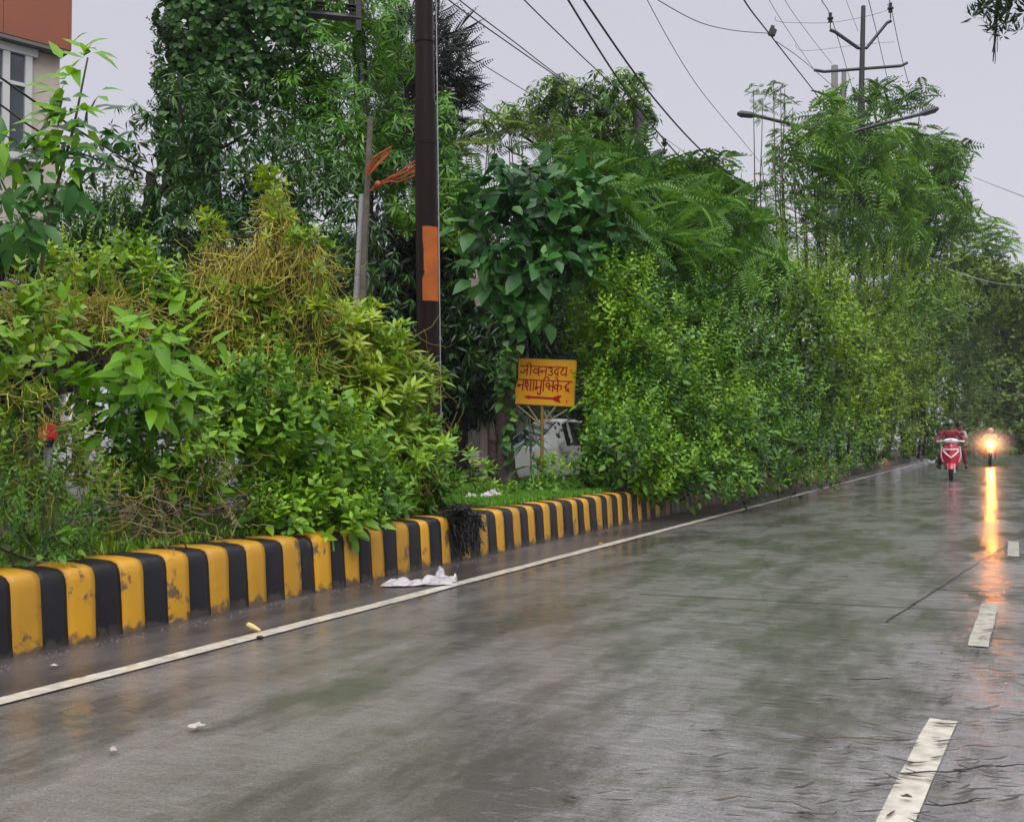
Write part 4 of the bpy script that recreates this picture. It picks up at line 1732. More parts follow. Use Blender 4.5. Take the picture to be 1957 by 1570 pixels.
def hand(parent, c, d, side, m):
    """closed on a grip: palm plus four curled fingers and a thumb"""
    x, y, z = c
    js = [(x, y + .05, z, .022), (x, y + .005, z + .02, .034, .018)]
    es = [(0, 1)]
    for i, fx in enumerate((-.032, -.011, .011, .032)):
        n = len(js)
        L = (.9, 1.0, .95, .8)[i]
        js += [(x + fx, y - .03, z + .028, .010), (x + fx, y - .055 * L, z + .005, .0095), (x + fx, y - .040 * L, z - .022, .0085)]
        es += [(1, n), (n, n + 1), (n + 1, n + 2)]
    n = len(js)
    js += [(x - side * .045, y - .0, z + .0, .012), (x - side * .045, y - .03, z - .018, .010)]
    es += [(1, n), (n, n + 1)]
    return skin('hand', js, es, m, parent, root=1, sub=1)


def rider(label, hip, head, shoulder_z, hands, knees, feet, shirt, trousers, helmet=None, hair=None, skinm=SKIN_, cat='person', grip=True, loc=None, rz=0, sleeves=True, turn=0.0):
    e = empty('person')
    tag(e, label, cat)
    hx, hy, hz = hip
    nx, ny, nz = head
    cx, cy = (hx + nx) / 2, hy * .35 + ny * .65
    js = [(hx, hy, hz, .13, .11), (hx * .7 + cx * .3, hy * .7 + cy * .3, hz + .18, .125, .10), (cx, cy, shoulder_z - .12, .15, .11), (nx * .7 + cx * .3, ny * .6 + cy * .4, shoulder_z, .11, .08), (nx, ny, nz - .13, .052), (nx, ny, nz - .04, .078, .088), (nx, ny, nz + .05, .082, .095), (nx, ny, nz + .10, .05)]
    es = [(0, 1), (1, 2), (2, 3), (3, 4), (4, 5), (5, 6), (6, 7)]
    arms, legs = [], []
    for s, hd in zip((-1, 1), hands):
        sh = (cx + s * .19, cy, shoulder_z - .03)
        el = ((sh[0] + hd[0]) / 2 + s * .09, (sh[1] + hd[1]) / 2 + .05, (sh[2] + hd[2]) / 2 - .08)
        n = len(js)
        js += [(*sh, .058), (*el, .042), (*hd, .028)]
        es += [(3, n), (n, n + 1), (n + 1, n + 2)]
        arms.append((sh, el, hd))
    for s, kn, ft in zip((-1, 1), knees, feet):
        th = (hx + s * .09, hy - .03, hz - .02)
        n = len(js)
        js += [(*th, .088), (*kn, .062), ((kn[0] + ft[0]) / 2, (kn[1] + ft[1]) / 2 + .02, (kn[2] + ft[2]) / 2, .052), (ft[0], ft[1] + .02, ft[2] + .07, .036), (ft[0], ft[1] - .13, ft[2] + .03, .034)]
        es += [(0, n), (n, n + 1), (n + 1, n + 2), (n + 2, n + 3), (n + 3, n + 4)]
        legs.append((th, kn, ft))
    skin('body', js, es, skinm, e)
    # face
    rotf = Matrix.Rotation(turn, 4, 'Z')

    def fp(x, y, z):
        v = rotf @ Vector((x, y, z))
        return (nx + v.x, ny + v.y, nz + v.z)
    mb = MB()
    mb.ball(fp(0, -.105, .0), (.014, .02, .024), 8, 6)
    mb.build('nose', skinm, e, smooth=True)
    for s in (-1, 1):
        mb = MB()
        mb.ball(fp(s * .032, -.088, .028), (.012, .008, .007), 8, 6)
        mb.build('eye', EYE, e, smooth=True)
        mb = MB()
        mb.ball(fp(s * .086, .0, .01), (.012, .02, .03), 8, 6)
        mb.build('ear', skinm, e, smooth=True)
    mb = MB()
    mb.ball(fp(0, -.092, -.042), (.024, .008, .007), 8, 6)
    mb.build('mouth', mat('lips', (.20, .06, .05), .5), e, smooth=True)
    # shirt
    sj = [(hx, hy, hz - .02, .155, .135), (hx * .7 + cx * .3, hy * .7 + cy * .3, hz + .18, .148, .12), (cx, cy, shoulder_z - .12, .172, .13), (nx * .7 + cx * .3, ny * .6 + cy * .4, shoulder_z + .005, .10, .08)]
    se = [(0, 1), (1, 2), (2, 3)]
    for (sh, el, hd) in arms:
        n = len(sj)
        k = .92 if sleeves else .55
        end = tuple(el[i] + (hd[i] - el[i]) * (.75 if sleeves else .05) for i in range(3))
        if sleeves:
            sj += [(*sh, .076), (*el, .058), (*end, .045)]
            se += [(3, n), (n, n + 1), (n + 1, n + 2)]
        else:
            mid = tuple(sh[i] + (el[i] - sh[i]) * .7 for i in range(3))
            sj += [(*sh, .076), (*mid, .066)]
            se += [(3, n), (n, n + 1)]
    skin('shirt', sj, se, shirt, e)
    tj = [(hx, hy, hz, .145, .13)]
    te = []
    for (th, kn, ft) in legs:
        n = len(tj)
        tj += [(*th, .105), (*kn, .078), ((kn[0] + ft[0]) / 2, (kn[1] + ft[1]) / 2 + .02, (kn[2] + ft[2]) / 2, .068), (ft[0], ft[1] + .02, ft[2] + .12, .058)]
        te += [(0, n), (n, n + 1), (n + 1, n + 2), (n + 2, n + 3)]
    skin('trousers', tj, te, trousers, e)
    for (th, kn, ft) in legs:
        mb = MB()
        mb.ball((ft[0], ft[1] - .05, ft[2] + .04), (.05, .13, .045), 10, 7)
        mb.build('shoe', BLKP, e, smooth=True)
    for s, hd in zip((-1, 1), hands):
        hand(e, hd, None, s, skinm)
    if helmet:
        mb = MB()
        prof = [(.118 * math.cos(math.radians(a)), .125 * math.sin(math.radians(a)) + .04) for a in (-20, 0, 20, 40, 60, 80)]
        mb.lathe(prof, 18, (nx, ny + .012, nz))
        h_ = mb.build('helmet', helmet, e, smooth=True)
        mb = MB()
        mb.box((nx, ny - .125, nz + .055), (.19, .07, .012), Matrix.Rotation(.25, 3, 'X'))
        mb.build('helmet_peak', BLKP, h_)
    if hair:
        mb = MB()
        prof = [(.096, -.02), (.106, .04), (.098, .09), (.065, .13), (.02, .145)]
        mb.lathe(prof, 16, fp(0, .022, 0))
        mb.build('hair', hair, e, smooth=True)
    if loc is not None:
        e.location = loc
        e.rotation_euler = (0, 0, rz)
    return e


def scooter():
    g = G(1818, 917)
    e = empty('scooter')
    tag(e, 'red scooter with a white chevron on its front apron carrying two people', 'scooter')
    red = mat('scooter_red', (.50, .010, .035), .22, coat=.8)
    sil = mat('scooter_silver', (.62, .60, .60), .3, metal=.2)
    wt = mat('scooter_white', (.75, .72, .72), .25)
    wheel(e, (0, -.62, .215), .215, .10)
    wheel(e, (0, .60, .215), .215, .11)
    # apron: a curved shield
    vs, fs = [], []
    rows = [(.30, .11, -.46), (.42, .22, -.52), (.56, .27, -.56), (.72, .275, -.56), (.86, .24, -.54), (.98, .17, -.50), (1.02, .10, -.48)]
    n = 12
    for side in (0, 1):
        for z, hw, y in rows:
            for i in range(n + 1):
                t = -1 + 2 * i / n
                vs.append((hw * t, y + .14 * t * t + side * .04 - .05 * (1 - abs(t)), z))
    per = len(rows) * (n + 1)
    for side in (0, 1):
        for r_ in range(len(rows) - 1):
            for i in range(n):
                a = side * per + r_ * (n + 1) + i
                fs.append([a, a + 1, a + n + 2, a + n + 1])
    for r_ in range(len(rows) - 1):
        for i in (0, n):
            a = r_ * (n + 1) + i
            fs.append([a, a + n + 1, per + a + n + 1, per + a])
    mb = MB()
    mb.v, mb.f = vs, fs
    ap = mb.build('front_apron', red, e, smooth=True)

    def surf(x, z, off=.012):
        # y of the apron front at x,z
        for k in range(len(rows) - 1):
            if rows[k][0] <= z <= rows[k + 1][0]:
                f_ = (z - rows[k][0]) / (rows[k + 1][0] - rows[k][0])
                hw = rows[k][1] + (rows[k + 1][1] - rows[k][1]) * f_
                y = rows[k][2] + (rows[k + 1][2] - rows[k][2]) * f_
                t = max(-1, min(1, x / hw))
                return (x, y + .14 * t * t - .05 * (1 - abs(t)) - off, z)
        return (x, -.6, z)
    mb = MB()
    for path in ([(-.19, .84), (-.09, .835), (0, .83), (.09, .835), (.19, .84)], [(-.19, .80), (-.13, .72), (-.06, .66), (0, .61), (.06, .66), (.13, .72), (.19, .80)]):
        mb.tube([surf(x, z) for x, z in path], .021, 6)
    mb.build('chevron_trim', wt, ap, smooth=True)
    for s in (-1, 1):
        mb = MB()
        mb.tube([surf(s * .225, .92), surf(s * .245, .80), surf(s * .25, .66), surf(s * .20, .50)], .018, 6)
        mb.build('indicator', sil, ap, smooth=True)
    # mudguard
    mb = MB()
    vs, fs = [], []
    for i in range(11):
        th = math.radians(20 + 140 * i / 10)
        for j in range(7):
            t = -1 + 2 * j / 6
            rr = .275 - .05 * t * t
            vs.append((.085 * t, -.62 - rr * math.cos(th) * 1.0, .215 + rr * math.sin(th)))
    for i in range(10):
        for j in range(6):
            a = i * 7 + j
            fs.append([a, a + 1, a + 8, a + 7])
    mb.v, mb.f = vs, fs
    mb.build('front_mudguard', red, e, smooth=True)
    for s in (-1, 1):
        mb = MB()
        mb.tube([(s * .085, -.62, .2), (s * .085, -.55, .45)], .022, 8)
        mb.build('fork_leg', sil, e, smooth=True)
    # handlebar nacelle with headlamp
    mb = MB()
    mb.ball((0, -.47, 1.07), (.20, .10, .075), 18, 10)
    hb = mb.build('handlebar_cowl', wt, e, smooth=True)
    mb = MB()
    mb.ball((0, -.545, 1.065), (.10, .035, .04), 14, 8)
    mb.build('headlamp', LAMPG, hb, smooth=True)
    mb = MB()
    mb.ball((0, -.55, 1.10), (.05, .03, .012), 14, 8)
    mb.build('lamp_visor', BLKP, hb, smooth=True)
    for s in (-1, 1):
        mb = MB()
        mb.tube([(s * .12, -.46, 1.07), (s * .24, -.44, 1.06), (s * .36, -.40, 1.05)], .022, 8)
        mb.build('grip', sil, e, smooth=True)
        mb = MB()
        mb.tube([(s * .20, -.44, 1.07), (s * .27, -.45, 1.22)], .008, 6)
        st_ = mb.build('mirror_stalk', BLKP, e)
        mb = MB()
        mb.ball((s * .29, -.45, 1.26), (.06, .02, .04), 12, 8)
        mb.build('mirror', BLKP, st_, smooth=True)
    # floorboard, body, seat
    mb = MB()
    mb.box((0, -.15, .30), (.34, .55, .06))
    mb.build('floorboard', BLKP, e, bevel=.02)
    mb = MB()
    mb.lathe([(.02, -.40), (.15, -.30), (.20, 0), (.16, .35), (.05, .48)], 16, (0, .48, .55), Matrix.Rotation(-PI / 2, 3, 'X'))
    bdy = mb.build('rear_body', red, e, smooth=True)
    mb = MB()
    mb.ball((0, .42, .77), (.15, .42, .07), 16, 8)
    mb.build('seat', BLKP, e, smooth=True)
    e.location = g
    rz = -RA + math.radians(3)
    e.rotation_euler = (0, 0, rz)
    e.location = g + Vector((math.sin(-rz) * .62, math.cos(rz) * .62, 0))
    L = e.location.copy()
    redc = mat('red_cloth', (.24, .012, .035), .8)
    drk = mat('dark_cloth', (.05, .022, .028), .85)
    pale = mat('pale_pink_cloth', (.46, .34, .32), .85)
    hel = mat('dark_green_helmet', (.03, .07, .06), .12, coat=.8)
    mar = mat('maroon_cloth', (.14, .03, .035), .85)
    rider('person in a red top and dark green helmet driving the red scooter', (0, .22, .86), (-.02, .10, 1.50), 1.33, ((-.33, -.36, 1.06), (.33, -.36, 1.06)),
          ((-.21, -.20, .78), (.17, -.20, .78)), ((-.30, -.05, .28), (.16, -.18, .33)), redc, drk, helmet=hel, loc=L, rz=rz)
    rider('bareheaded passenger in a pale top sitting behind the scooter driver', (.06, .58, .88), (.24, .42, 1.49), 1.33, ((.12, .20, .98), (.36, .28, .92)),
          ((-.22, .26, .80), (.34, .18, .80)), ((-.34, .30, .32), (.40, .18, .30)), pale, mar, hair=HAIR, loc=L, rz=rz, sleeves=False, turn=.4)


scooter()


def motorbike():
    g = G(1893, 890)
    e = empty('motorcycle')
    tag(e, 'motorcycle with its orange headlight glaring through the rain on the right', 'motorcycle')
    blk = mat('bike_black', (.02, .018, .02), .3)
    wheel(e, (0, -.68, .30), .30, .09)
    wheel(e, (0, .66, .30), .30, .11)
    mb = MB()
    vs, fs = [], []
    for i in range(11):
        th = math.radians(25 + 130 * i / 10)
        for j in range(5):
            t = -1 + 2 * j / 4
            rr = .35 - .03 * t * t
            vs.append((.07 * t, -.68 - rr * math.cos(th), .30 + rr * math.sin(th)))
    for i in range(10):
        for j in range(4):
            a = i * 5 + j
            fs.append([a, a + 1, a + 6, a + 5])
    mb.v, mb.f = vs, fs
    mb.build('front_mudguard', blk, e, smooth=True)
    for s in (-1, 1):
        mb = MB()
        mb.tube([(s * .09, -.68, .30), (s * .09, -.48, .92)], .022, 8)
        mb.build('fork_leg', RIM, e, smooth=True)
        mb = MB()
        mb.tube([(0, -.45, .96), (s * .2, -.42, 1.02), (s * .36, -.32, 1.02)], .016, 8)
        mb.build('handlebar', BLKP, e, smooth=True)
        mb = MB()
        mb.tube([(s * .2, -.42, 1.02), (s * .30, -.44, 1.16)], .008, 6)
        st_ = mb.build('mirror_stalk', BLKP, e)
        mb = MB()
        mb.ball((s * .32, -.44, 1.2), (.06, .02, .04), 10, 6)
        mb.build('mirror', BLKP, st_, smooth=True)
        mb = MB()
        mb.ball((s * .17, -.52, .86), (.03, .03, .03), 8, 6)
        mb.build('indicator', ORL, e, smooth=True)
    mb = MB()
    mb.ball((0, -.12, .82), (.15, .28, .12), 14, 9)
    mb.build('fuel_tank', mat('bike_maroon', (.16, .02, .02), .3, coat=.5), e, smooth=True)
    mb = MB()
    mb.ball((0, .42, .80), (.13, .38, .06), 14, 8)
    mb.build('seat', BLKP, e, smooth=True)
    mb = MB()
    mb.box((0, .0, .45), (.26, .42, .34))
    mb.build('engine', M['iron'], e, bevel=.05)
    # the lit headlamp
    lamp = mat('lit_headlamp', (1, .75, .4), .3, emis=(1.0, .33, .06), estr=150)
    mb = MB()
    mb.lathe([(.02, -.09), (.085, -.05), (.105, 0)], 20, (0, -.56, .90), Matrix.Rotation(-PI / 2, 3, 'X') @ Matrix.Rotation(PI, 3, 'Y'))
    mb.build('headlamp_shell', BLKP, e, smooth=True)
    mb = MB()
    mb.ball((0, -.60, .90), (.115, .05, .115), 20, 12)
    mb.build('headlight', lamp, e, smooth=True)
    mb = MB()
    mb.box((0, -.60, .66), (.20, .01, .07))
    mb.build('number_plate', mat('plate_dull', (.4, .38, .35), .5), e)
    rz = -RA + math.radians(2)
    e.rotation_euler = (0, 0, rz)
    e.location = g + Vector((math.sin(-rz) * .68, math.cos(rz) * .68, 0))
    L = e.location.copy()
    pk = mat('light_pink_cloth', (.50, .36, .34), .85)
    hw = mat('white_cap_helmet', (.55, .48, .45), .3)
    rider('person in a light shirt and white helmet riding the motorcycle with the lit lamp', (0, .22, .86), (.04, .12, 1.45), 1.30, ((-.33, -.30, 1.05), (.33, -.30, 1.05)),
          ((-.25, -.12, .74), (.25, -.12, .74)), ((-.22, .12, .30), (.22, .12, .30)), pk, mat('brown_cloth', (.06, .03, .025), .85), helmet=hw, loc=L, rz=rz)
    # light the lamp throws, and the added mist that shows its halo
    ld = bpy.data.lights.new('headlight_beam', 'POINT')
    ld.energy = 75
    ld.color = (1.0, .30, .05)
    ld.shadow_soft_size = .11
    lo = bpy.data.objects.new('headlight_beam', ld)
    C.objects.link(lo)
    lo.parent = e
    lo.location = (0, -.78, .90)
    # small ball of mist added round the headlight to make its glow
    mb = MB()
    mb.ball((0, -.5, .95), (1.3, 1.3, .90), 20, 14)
    sp = mb.build('headlight_halo_mist', None, None)
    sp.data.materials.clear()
    vm = bpy.data.materials.new('halo_mist')
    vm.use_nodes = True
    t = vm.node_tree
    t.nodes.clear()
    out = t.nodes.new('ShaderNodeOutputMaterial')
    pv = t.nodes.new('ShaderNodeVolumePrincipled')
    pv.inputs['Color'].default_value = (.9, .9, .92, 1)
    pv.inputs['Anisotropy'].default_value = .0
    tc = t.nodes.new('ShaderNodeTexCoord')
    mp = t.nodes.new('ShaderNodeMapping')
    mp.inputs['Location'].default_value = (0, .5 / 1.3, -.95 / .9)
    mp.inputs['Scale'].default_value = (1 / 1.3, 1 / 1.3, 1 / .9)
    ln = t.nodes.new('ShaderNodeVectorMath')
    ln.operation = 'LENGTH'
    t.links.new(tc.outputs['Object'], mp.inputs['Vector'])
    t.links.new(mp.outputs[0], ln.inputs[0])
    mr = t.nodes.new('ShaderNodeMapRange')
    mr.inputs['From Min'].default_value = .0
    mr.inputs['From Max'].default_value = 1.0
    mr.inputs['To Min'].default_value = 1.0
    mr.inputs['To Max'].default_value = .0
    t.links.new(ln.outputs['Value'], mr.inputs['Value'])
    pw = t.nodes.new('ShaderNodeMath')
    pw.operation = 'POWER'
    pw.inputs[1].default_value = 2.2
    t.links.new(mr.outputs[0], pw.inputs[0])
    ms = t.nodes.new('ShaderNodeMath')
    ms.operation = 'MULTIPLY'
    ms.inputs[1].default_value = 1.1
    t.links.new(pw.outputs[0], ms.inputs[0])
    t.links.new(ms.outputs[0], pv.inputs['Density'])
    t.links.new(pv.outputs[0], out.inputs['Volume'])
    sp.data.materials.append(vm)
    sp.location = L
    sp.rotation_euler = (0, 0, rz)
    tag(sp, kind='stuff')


motorbike()
# ================================================================== PLANTS
def base_of(blobs, z=.40):
    i = max(range(len(blobs)), key=lambda k: blobs[k][1])
    x = sum(P(b[0], 800, b[4]).x for b in blobs) / len(blobs)
    y = sum(b[4] for b in blobs) / len(blobs)
    return Vector((x, y, z))


def bush(name, label, cat, group, blobs, m, tm, per, seed=1, z=.40, nst=4, bark='stem', r0=.02, leaves=None, extra=None, settle_=True, base=None, shoots=None, **kw):
    e = plant(name, label, cat, group)
    foliage('foliage', e, M[m], blobs, tm, per, seed=seed, **kw)
    bs = Vector(base) if base is not None else base_of(blobs, z)
    if shoots:
        foliage('shoots', e, M[m], [(b[0], b[1] - b[3] * .25, b[2] * .95, b[3] * .85, b[4], b[5]) for b in blobs], 'shoot', shoots[0], seed=seed + 500,
                scale=shoots[1], axis=(.45, 1.3, .28), shell=.08, tint=kw.get('tint', .5) + .22, front=.6)
    if nst:
        rg = random.Random(seed)
        paths = []
        for k in range(nst):
            b = blobs[k % len(blobs)]
            c = P(b[0] + rg.uniform(-.35, .35) * b[2], b[1] - rg.uniform(0, .5) * b[3], b[4])
            s = bs + Vector((rg.uniform(-.2, .2), rg.uniform(-.15, .15), 0)) * (1 + bs.y * .03)
            mid = s.lerp(c, .5) + Vector((rg.uniform(-.1, .1), rg.uniform(-.1, .1), 0)) * (c - s).length * .4
            paths.append(([s, mid, c], r0, r0 * .35))
        trunk(e, M[bark], paths, 'stem', 6, split=True)
    if leaves:
        for lf in leaves:
            leaf_parts(e, M[lf.pop('m', m)], lf.pop('blobs', blobs), seed=seed + 9, **lf)
    if extra:
        extra(e)
    if settle_:
        settle(e, bs)
    return e


def tangle(parent, name, m, blobs, n, r, length=(30, 110), down=.3, seed=1, wob=.012, sag=.05, npt=9, tint=.5, front=.8, tv=.25):
    rng = np.random.default_rng(seed)
    segs = []
    wts = np.array([b[2] * b[3] for b in blobs], float)
    wts /= wts.sum()
    for i in range(n):
        b = blobs[rng.choice(len(blobs), p=wts)]
        p, u, _ = blob_points(b[:6], 1, rng, .25, front, .2)
        L = rng.uniform(*length) * b[4] / F
        d = rng.normal(0, 1, 3) * np.array((1, .45, .6)) - np.array((0, 0, down * 2))
        d /= np.linalg.norm(d)
        segs.append((p[0], p[0] + d * L))
    return strands(name, parent, m, segs, r, seed, npt, wob, sag, tint=tint, tv=tv)


NEAR = 'wild shrubs crowding the near end of the median'
# --- near left
def ex_a(e):
    tangle(e, 'dodder', M['dodder'], [(40, 590, 90, 30, 6.9, .2), (160, 600, 90, 35, 7.2, .2), (60, 760, 80, 60, 6.2, .3)], 150, .0028, seed=3, tint=.3)


bush('leafy_shrub', 'yellow-green big leaved shrub at the left picture edge above the grey van', 'shrub', NEAR,
     [(30, 640, 90, 80, 6.7, .45), (-90, 700, 120, 130, 6.2, .5), (60, 720, 60, 40, 6.6, .3, .5), (120, 620, 60, 55, 7.1, .35)], 'yellowgreen', 'lantana', 70, seed=11, scale=1.3,
     leaves=[dict(n=100, L=.15, W=.07, rows=OV, droop=.4, m='bright')], extra=ex_a)
bush('leafy_shrub', 'olive green vine covered weeds under the grey van at left', 'shrub', NEAR,
     [(60, 880, 110, 80, 6.3, .4), (180, 960, 110, 80, 6.7, .45), (-60, 900, 100, 120, 5.9, .5), (240, 900, 70, 60, 7.1, .3)], 'yellowgreen', 'small', 85, seed=12, scale=1.2, tint=.25,
     extra=lambda e: tangle(e, 'dodder', M['dodder'], [(60, 890, 110, 90, 6.2, .35), (190, 930, 110, 80, 6.6, .4)], 120, .0022, seed=4, tint=.1, tv=.3))
bush('weed_clump', 'dark green feathery weeds spilling on the nearest kerb blocks', 'weeds', NEAR,
     [(40, 1010, 110, 75, 5.75, .28), (130, 1040, 70, 42, 6.1, .2), (-80, 1020, 90, 90, 5.5, .3)], 'lantana', 'fine', 260, seed=13, scale=.95, tint=.35, nst=3, zmin=.40,
     leaves=[dict(n=26, L=.075, W=.05, rows=OV, blobs=[(70, 1040, 70, 40, 5.8, .2)])])
bush('sapling', 'bright sapling with very broad leaves left of the tangled yellow vines', 'sapling', NEAR,
     [(250, 690, 70, 55, 6.9, .25), (330, 650, 70, 55, 7.1, .25), (300, 760, 90, 60, 7.1, .3), (200, 760, 50, 70, 7.0, .25)], 'bright', 'broad', 20, seed=14, scale=.9, tint=.4,
     leaves=[dict(n=120, L=.19, W=.085, rows=OV, droop=.45)])
bush('leafy_shrub', 'fresh green shrub crest standing against the black hollow at left', 'shrub', NEAR,
     [(215, 545, 75, 45, 8.4, .35), (150, 520, 45, 30, 8.2, .25), (300, 575, 60, 50, 8.6, .4), (350, 620, 60, 60, 8.8, .4), (255, 500, 35, 28, 8.5, .2)], 'lantana', 'lantana', 130, seed=15, shoots=(16, .62), scale=1.1, tint=.62,
     leaves=[dict(n=90, L=.13, W=.075, rows=OV)])
bush('leafy_shrub', 'mid green broadleaf shrub below the sapling over bare soil', 'shrub', NEAR,
     [(320, 870, 110, 70, 7.3, .4), (390, 800, 80, 70, 7.9, .4), (250, 830, 60, 60, 7.1, .3), (370, 940, 60, 40, 7.4, .25, .6)], 'hedge', 'lantana', 75, seed=16, shoots=(16, .62), scale=1.15, tint=.45,
     leaves=[dict(n=80, L=.11, W=.06, rows=OV)], extra=lambda e: tangle(e, 'dodder', M['dodder'], [(330, 880, 110, 70, 7.2, .3), (300, 950, 90, 40, 7.0, .3)], 90, .0022, seed=6, tint=.25))
bush('lantana_shrub', 'glossy green nettle leaved shrub filling the middle of the kerb planting', 'shrub', NEAR,
     [(500, 780, 100, 75, 8.1, .4), (590, 840, 110, 80, 8.4, .4), (490, 850, 70, 50, 8.1, .4), (560, 930, 80, 55, 8.2, .35), (660, 900, 90, 70, 8.9, .4)], 'lantana', 'lantana', 140, seed=17, shoots=(16, .62), scale=1.12, tint=.55,
     leaves=[dict(n=200, L=.12, W=.07, rows=OV)])
bush('lantana_shrub', 'leafy shrub reaching over the kerb top with long drooping shoots', 'shrub', NEAR,
     [(540, 980, 55, 60, 7.75, .22), (610, 985, 70, 55, 8.0, .25), (660, 1000, 60, 35, 8.15, .2), (690, 960, 80, 45, 8.7, .3), (515, 1000, 30, 30, 7.55, .15)], 'hedge', 'lantana', 130, seed=18, shoots=(16, .62), scale=1.05, tint=.4,
     leaves=[dict(n=90, L=.12, W=.07, rows=OV)])
bush('leafy_shrub', 'light green whorl leaved shrub right of the tangled vines beside the black pole', 'shrub', NEAR,
     [(660, 650, 60, 55, 9.6, .4), (700, 690, 70, 75, 9.8, .4), (745, 770, 65, 85, 10.0, .4), (680, 780, 80, 80, 9.4, .4), (812, 730, 26, 24, 10.3, .12), (600, 730, 60, 50, 9.3, .4)], 'yellowgreen', 'whorl', 105, seed=19, scale=1.05, tint=.42,
     leaves=[dict(n=130, L=.15, W=.04, rows=LANC)],
     extra=lambda e: tangle(e, 'dodder', M['dodder'], [(760, 750, 80, 110, 10.0, .35), (650, 720, 80, 80, 9.4, .3)], 170, .0026, seed=7, tint=.3))
bush('leafy_shrub', 'olive green shrub at the foot of the black pole on the kerb edge', 'shrub', NEAR,
     [(740, 880, 90, 75, 9.7, .35), (790, 920, 60, 55, 10.0, .3), (720, 950, 80, 40, 9.3, .3), (800, 850, 50, 60, 10.2, .3), (830, 900, 25, 50, 10.5, .15)], 'hedge', 'whorl', 115, seed=20, shoots=(16, .62), scale=.9, tint=.5,
     leaves=[dict(n=100, L=.12, W=.04, rows=LANC)], extra=lambda e: tangle(e, 'dodder', M['dodder'], [(770, 890, 80, 80, 9.8, .35)], 120, .0024, seed=8, tint=.2))
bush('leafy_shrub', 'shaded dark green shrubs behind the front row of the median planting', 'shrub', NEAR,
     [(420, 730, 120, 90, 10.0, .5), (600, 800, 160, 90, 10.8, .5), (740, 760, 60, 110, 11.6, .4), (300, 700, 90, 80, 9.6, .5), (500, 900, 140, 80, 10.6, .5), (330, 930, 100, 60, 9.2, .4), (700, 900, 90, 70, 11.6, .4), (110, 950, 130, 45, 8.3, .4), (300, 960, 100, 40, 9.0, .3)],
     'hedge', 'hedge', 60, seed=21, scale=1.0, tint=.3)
# tall sapling shoot at top left, big backlit leaves
def ex_shoot(e):
    leaf_parts(e, M['teak'], [(150, 260, 50, 60, 7.4, .18), (190, 290, 30, 40, 7.5, .12), (60, 330, 70, 50, 7.2, .2), (120, 340, 50, 50, 7.3, .2), (40, 400, 50, 60, 7.2, .2)], 130, .17, .085, OV, seed=40, droop=.6)


e = plant('sapling', 'tall big leaved shoot waving in front of the cream house', 'sapling', NEAR)
foliage('foliage', e, M['teak'], [(110, 330, 80, 50, 7.4, .2), (30, 380, 70, 60, 7.3, .25), (60, 460, 60, 60, 7.4, .25)], 'broad', 16, seed=41, tint=.4, scale=.7, axis=(.8, .3, .5))
trunk(e, M['stem'], [([P(120, 860, 7.4), P(70, 560, 7.3), P(100, 380, 7.3), P(140, 250, 7.3), P(168, 110, 7.3)], .02, .006), ([P(100, 400, 7.3), P(180, 330, 7.4), P(235, 270, 7.5)], .008, .004), ([P(80, 470, 7.3), P(20, 380, 7.2), P(-10, 320, 7.2)], .01, .005)], 'stem', 6)
leaf_parts(e, M['bright'], [(150, 170, 45, 75, 7.3, .14), (120, 240, 35, 55, 7.3, .12), (175, 120, 22, 30, 7.3, .08), (10, 290, 40, 25, 7.1, .12), (110, 300, 40, 30, 7.2, .1)], 85, .16, .075, OV, seed=42, droop=.45)
ex_shoot(e)
settle(e, P(120, 940, 7.4))

# --- the mound smothered in yellow dodder
e = plant('vine_smothered_stump', 'dead brown bush smothered in a tangle of yellow leafless vines', 'vines')
trunk(e, M['redbark'], [([P(520, 900, 9.3), P(530, 700, 9.2), P(525, 480, 9.2), P(520, 360, 9.2)], .07, .02), ([P(480, 900, 9.2), P(450, 650, 9.1), P(410, 470, 9.1)], .05, .02),
                        ([P(560, 900, 9.3), P(590, 650, 9.3), P(600, 480, 9.3)], .06, .02), ([P(540, 640, 9.2), P(500, 560, 9.0), P(590, 530, 9.0)], .07, .03)], 'dead_stem', 7)
DB = [(490, 492, 60, 22, 9.0, .3), (572, 478, 42, 16, 9.0, .2), (450, 510, 80, 35, 9.0, .3), (595, 495, 28, 35, 9.0, .2), (430, 600, 70, 110, 8.9, .3), (600, 560, 18, 70, 9.0, .15), (520, 680, 90, 40, 8.9, .3, ), (410, 560, 50, 60, 8.8, .2), (530, 450, 40, 40, 9.1, .15), (420, 470, 30, 30, 9.0, .12)]
tangle(e, 'dry_tangle', M['drystem'], DB + [(520, 700, 120, 70, 9.0, .3), (540, 570, 60, 60, 9.2, .2), (520, 620, 60, 60, 9.2, .2)], 1300, .0028, (30, 110), .3, seed=31, tint=.15, tv=.25)
tangle(e, 'dodder', M['dodder'], [(b[0], b[1], b[2], b[3], b[4] - .12, b[5]) for b in DB], 950, .0033, (25, 100), .45, seed=32, tint=.5, sag=.06)
tangle(e, 'hanging_dodder', M['dodder'], [(530, 490, 95, 22, 8.85, .15), (440, 540, 80, 50, 8.8, .15), (605, 500, 16, 30, 9.0, .1)], 240, .0034, (70, 210), 1.6, seed=33, tint=.6, wob=.016)
tangle(e, 'dodder_tower', M['dodder'], [(525, 410, 26, 60, 9.15, .1), (530, 470, 45, 30, 9.1, .12)], 460, .004, (20, 60), .7, seed=34, tint=.6)
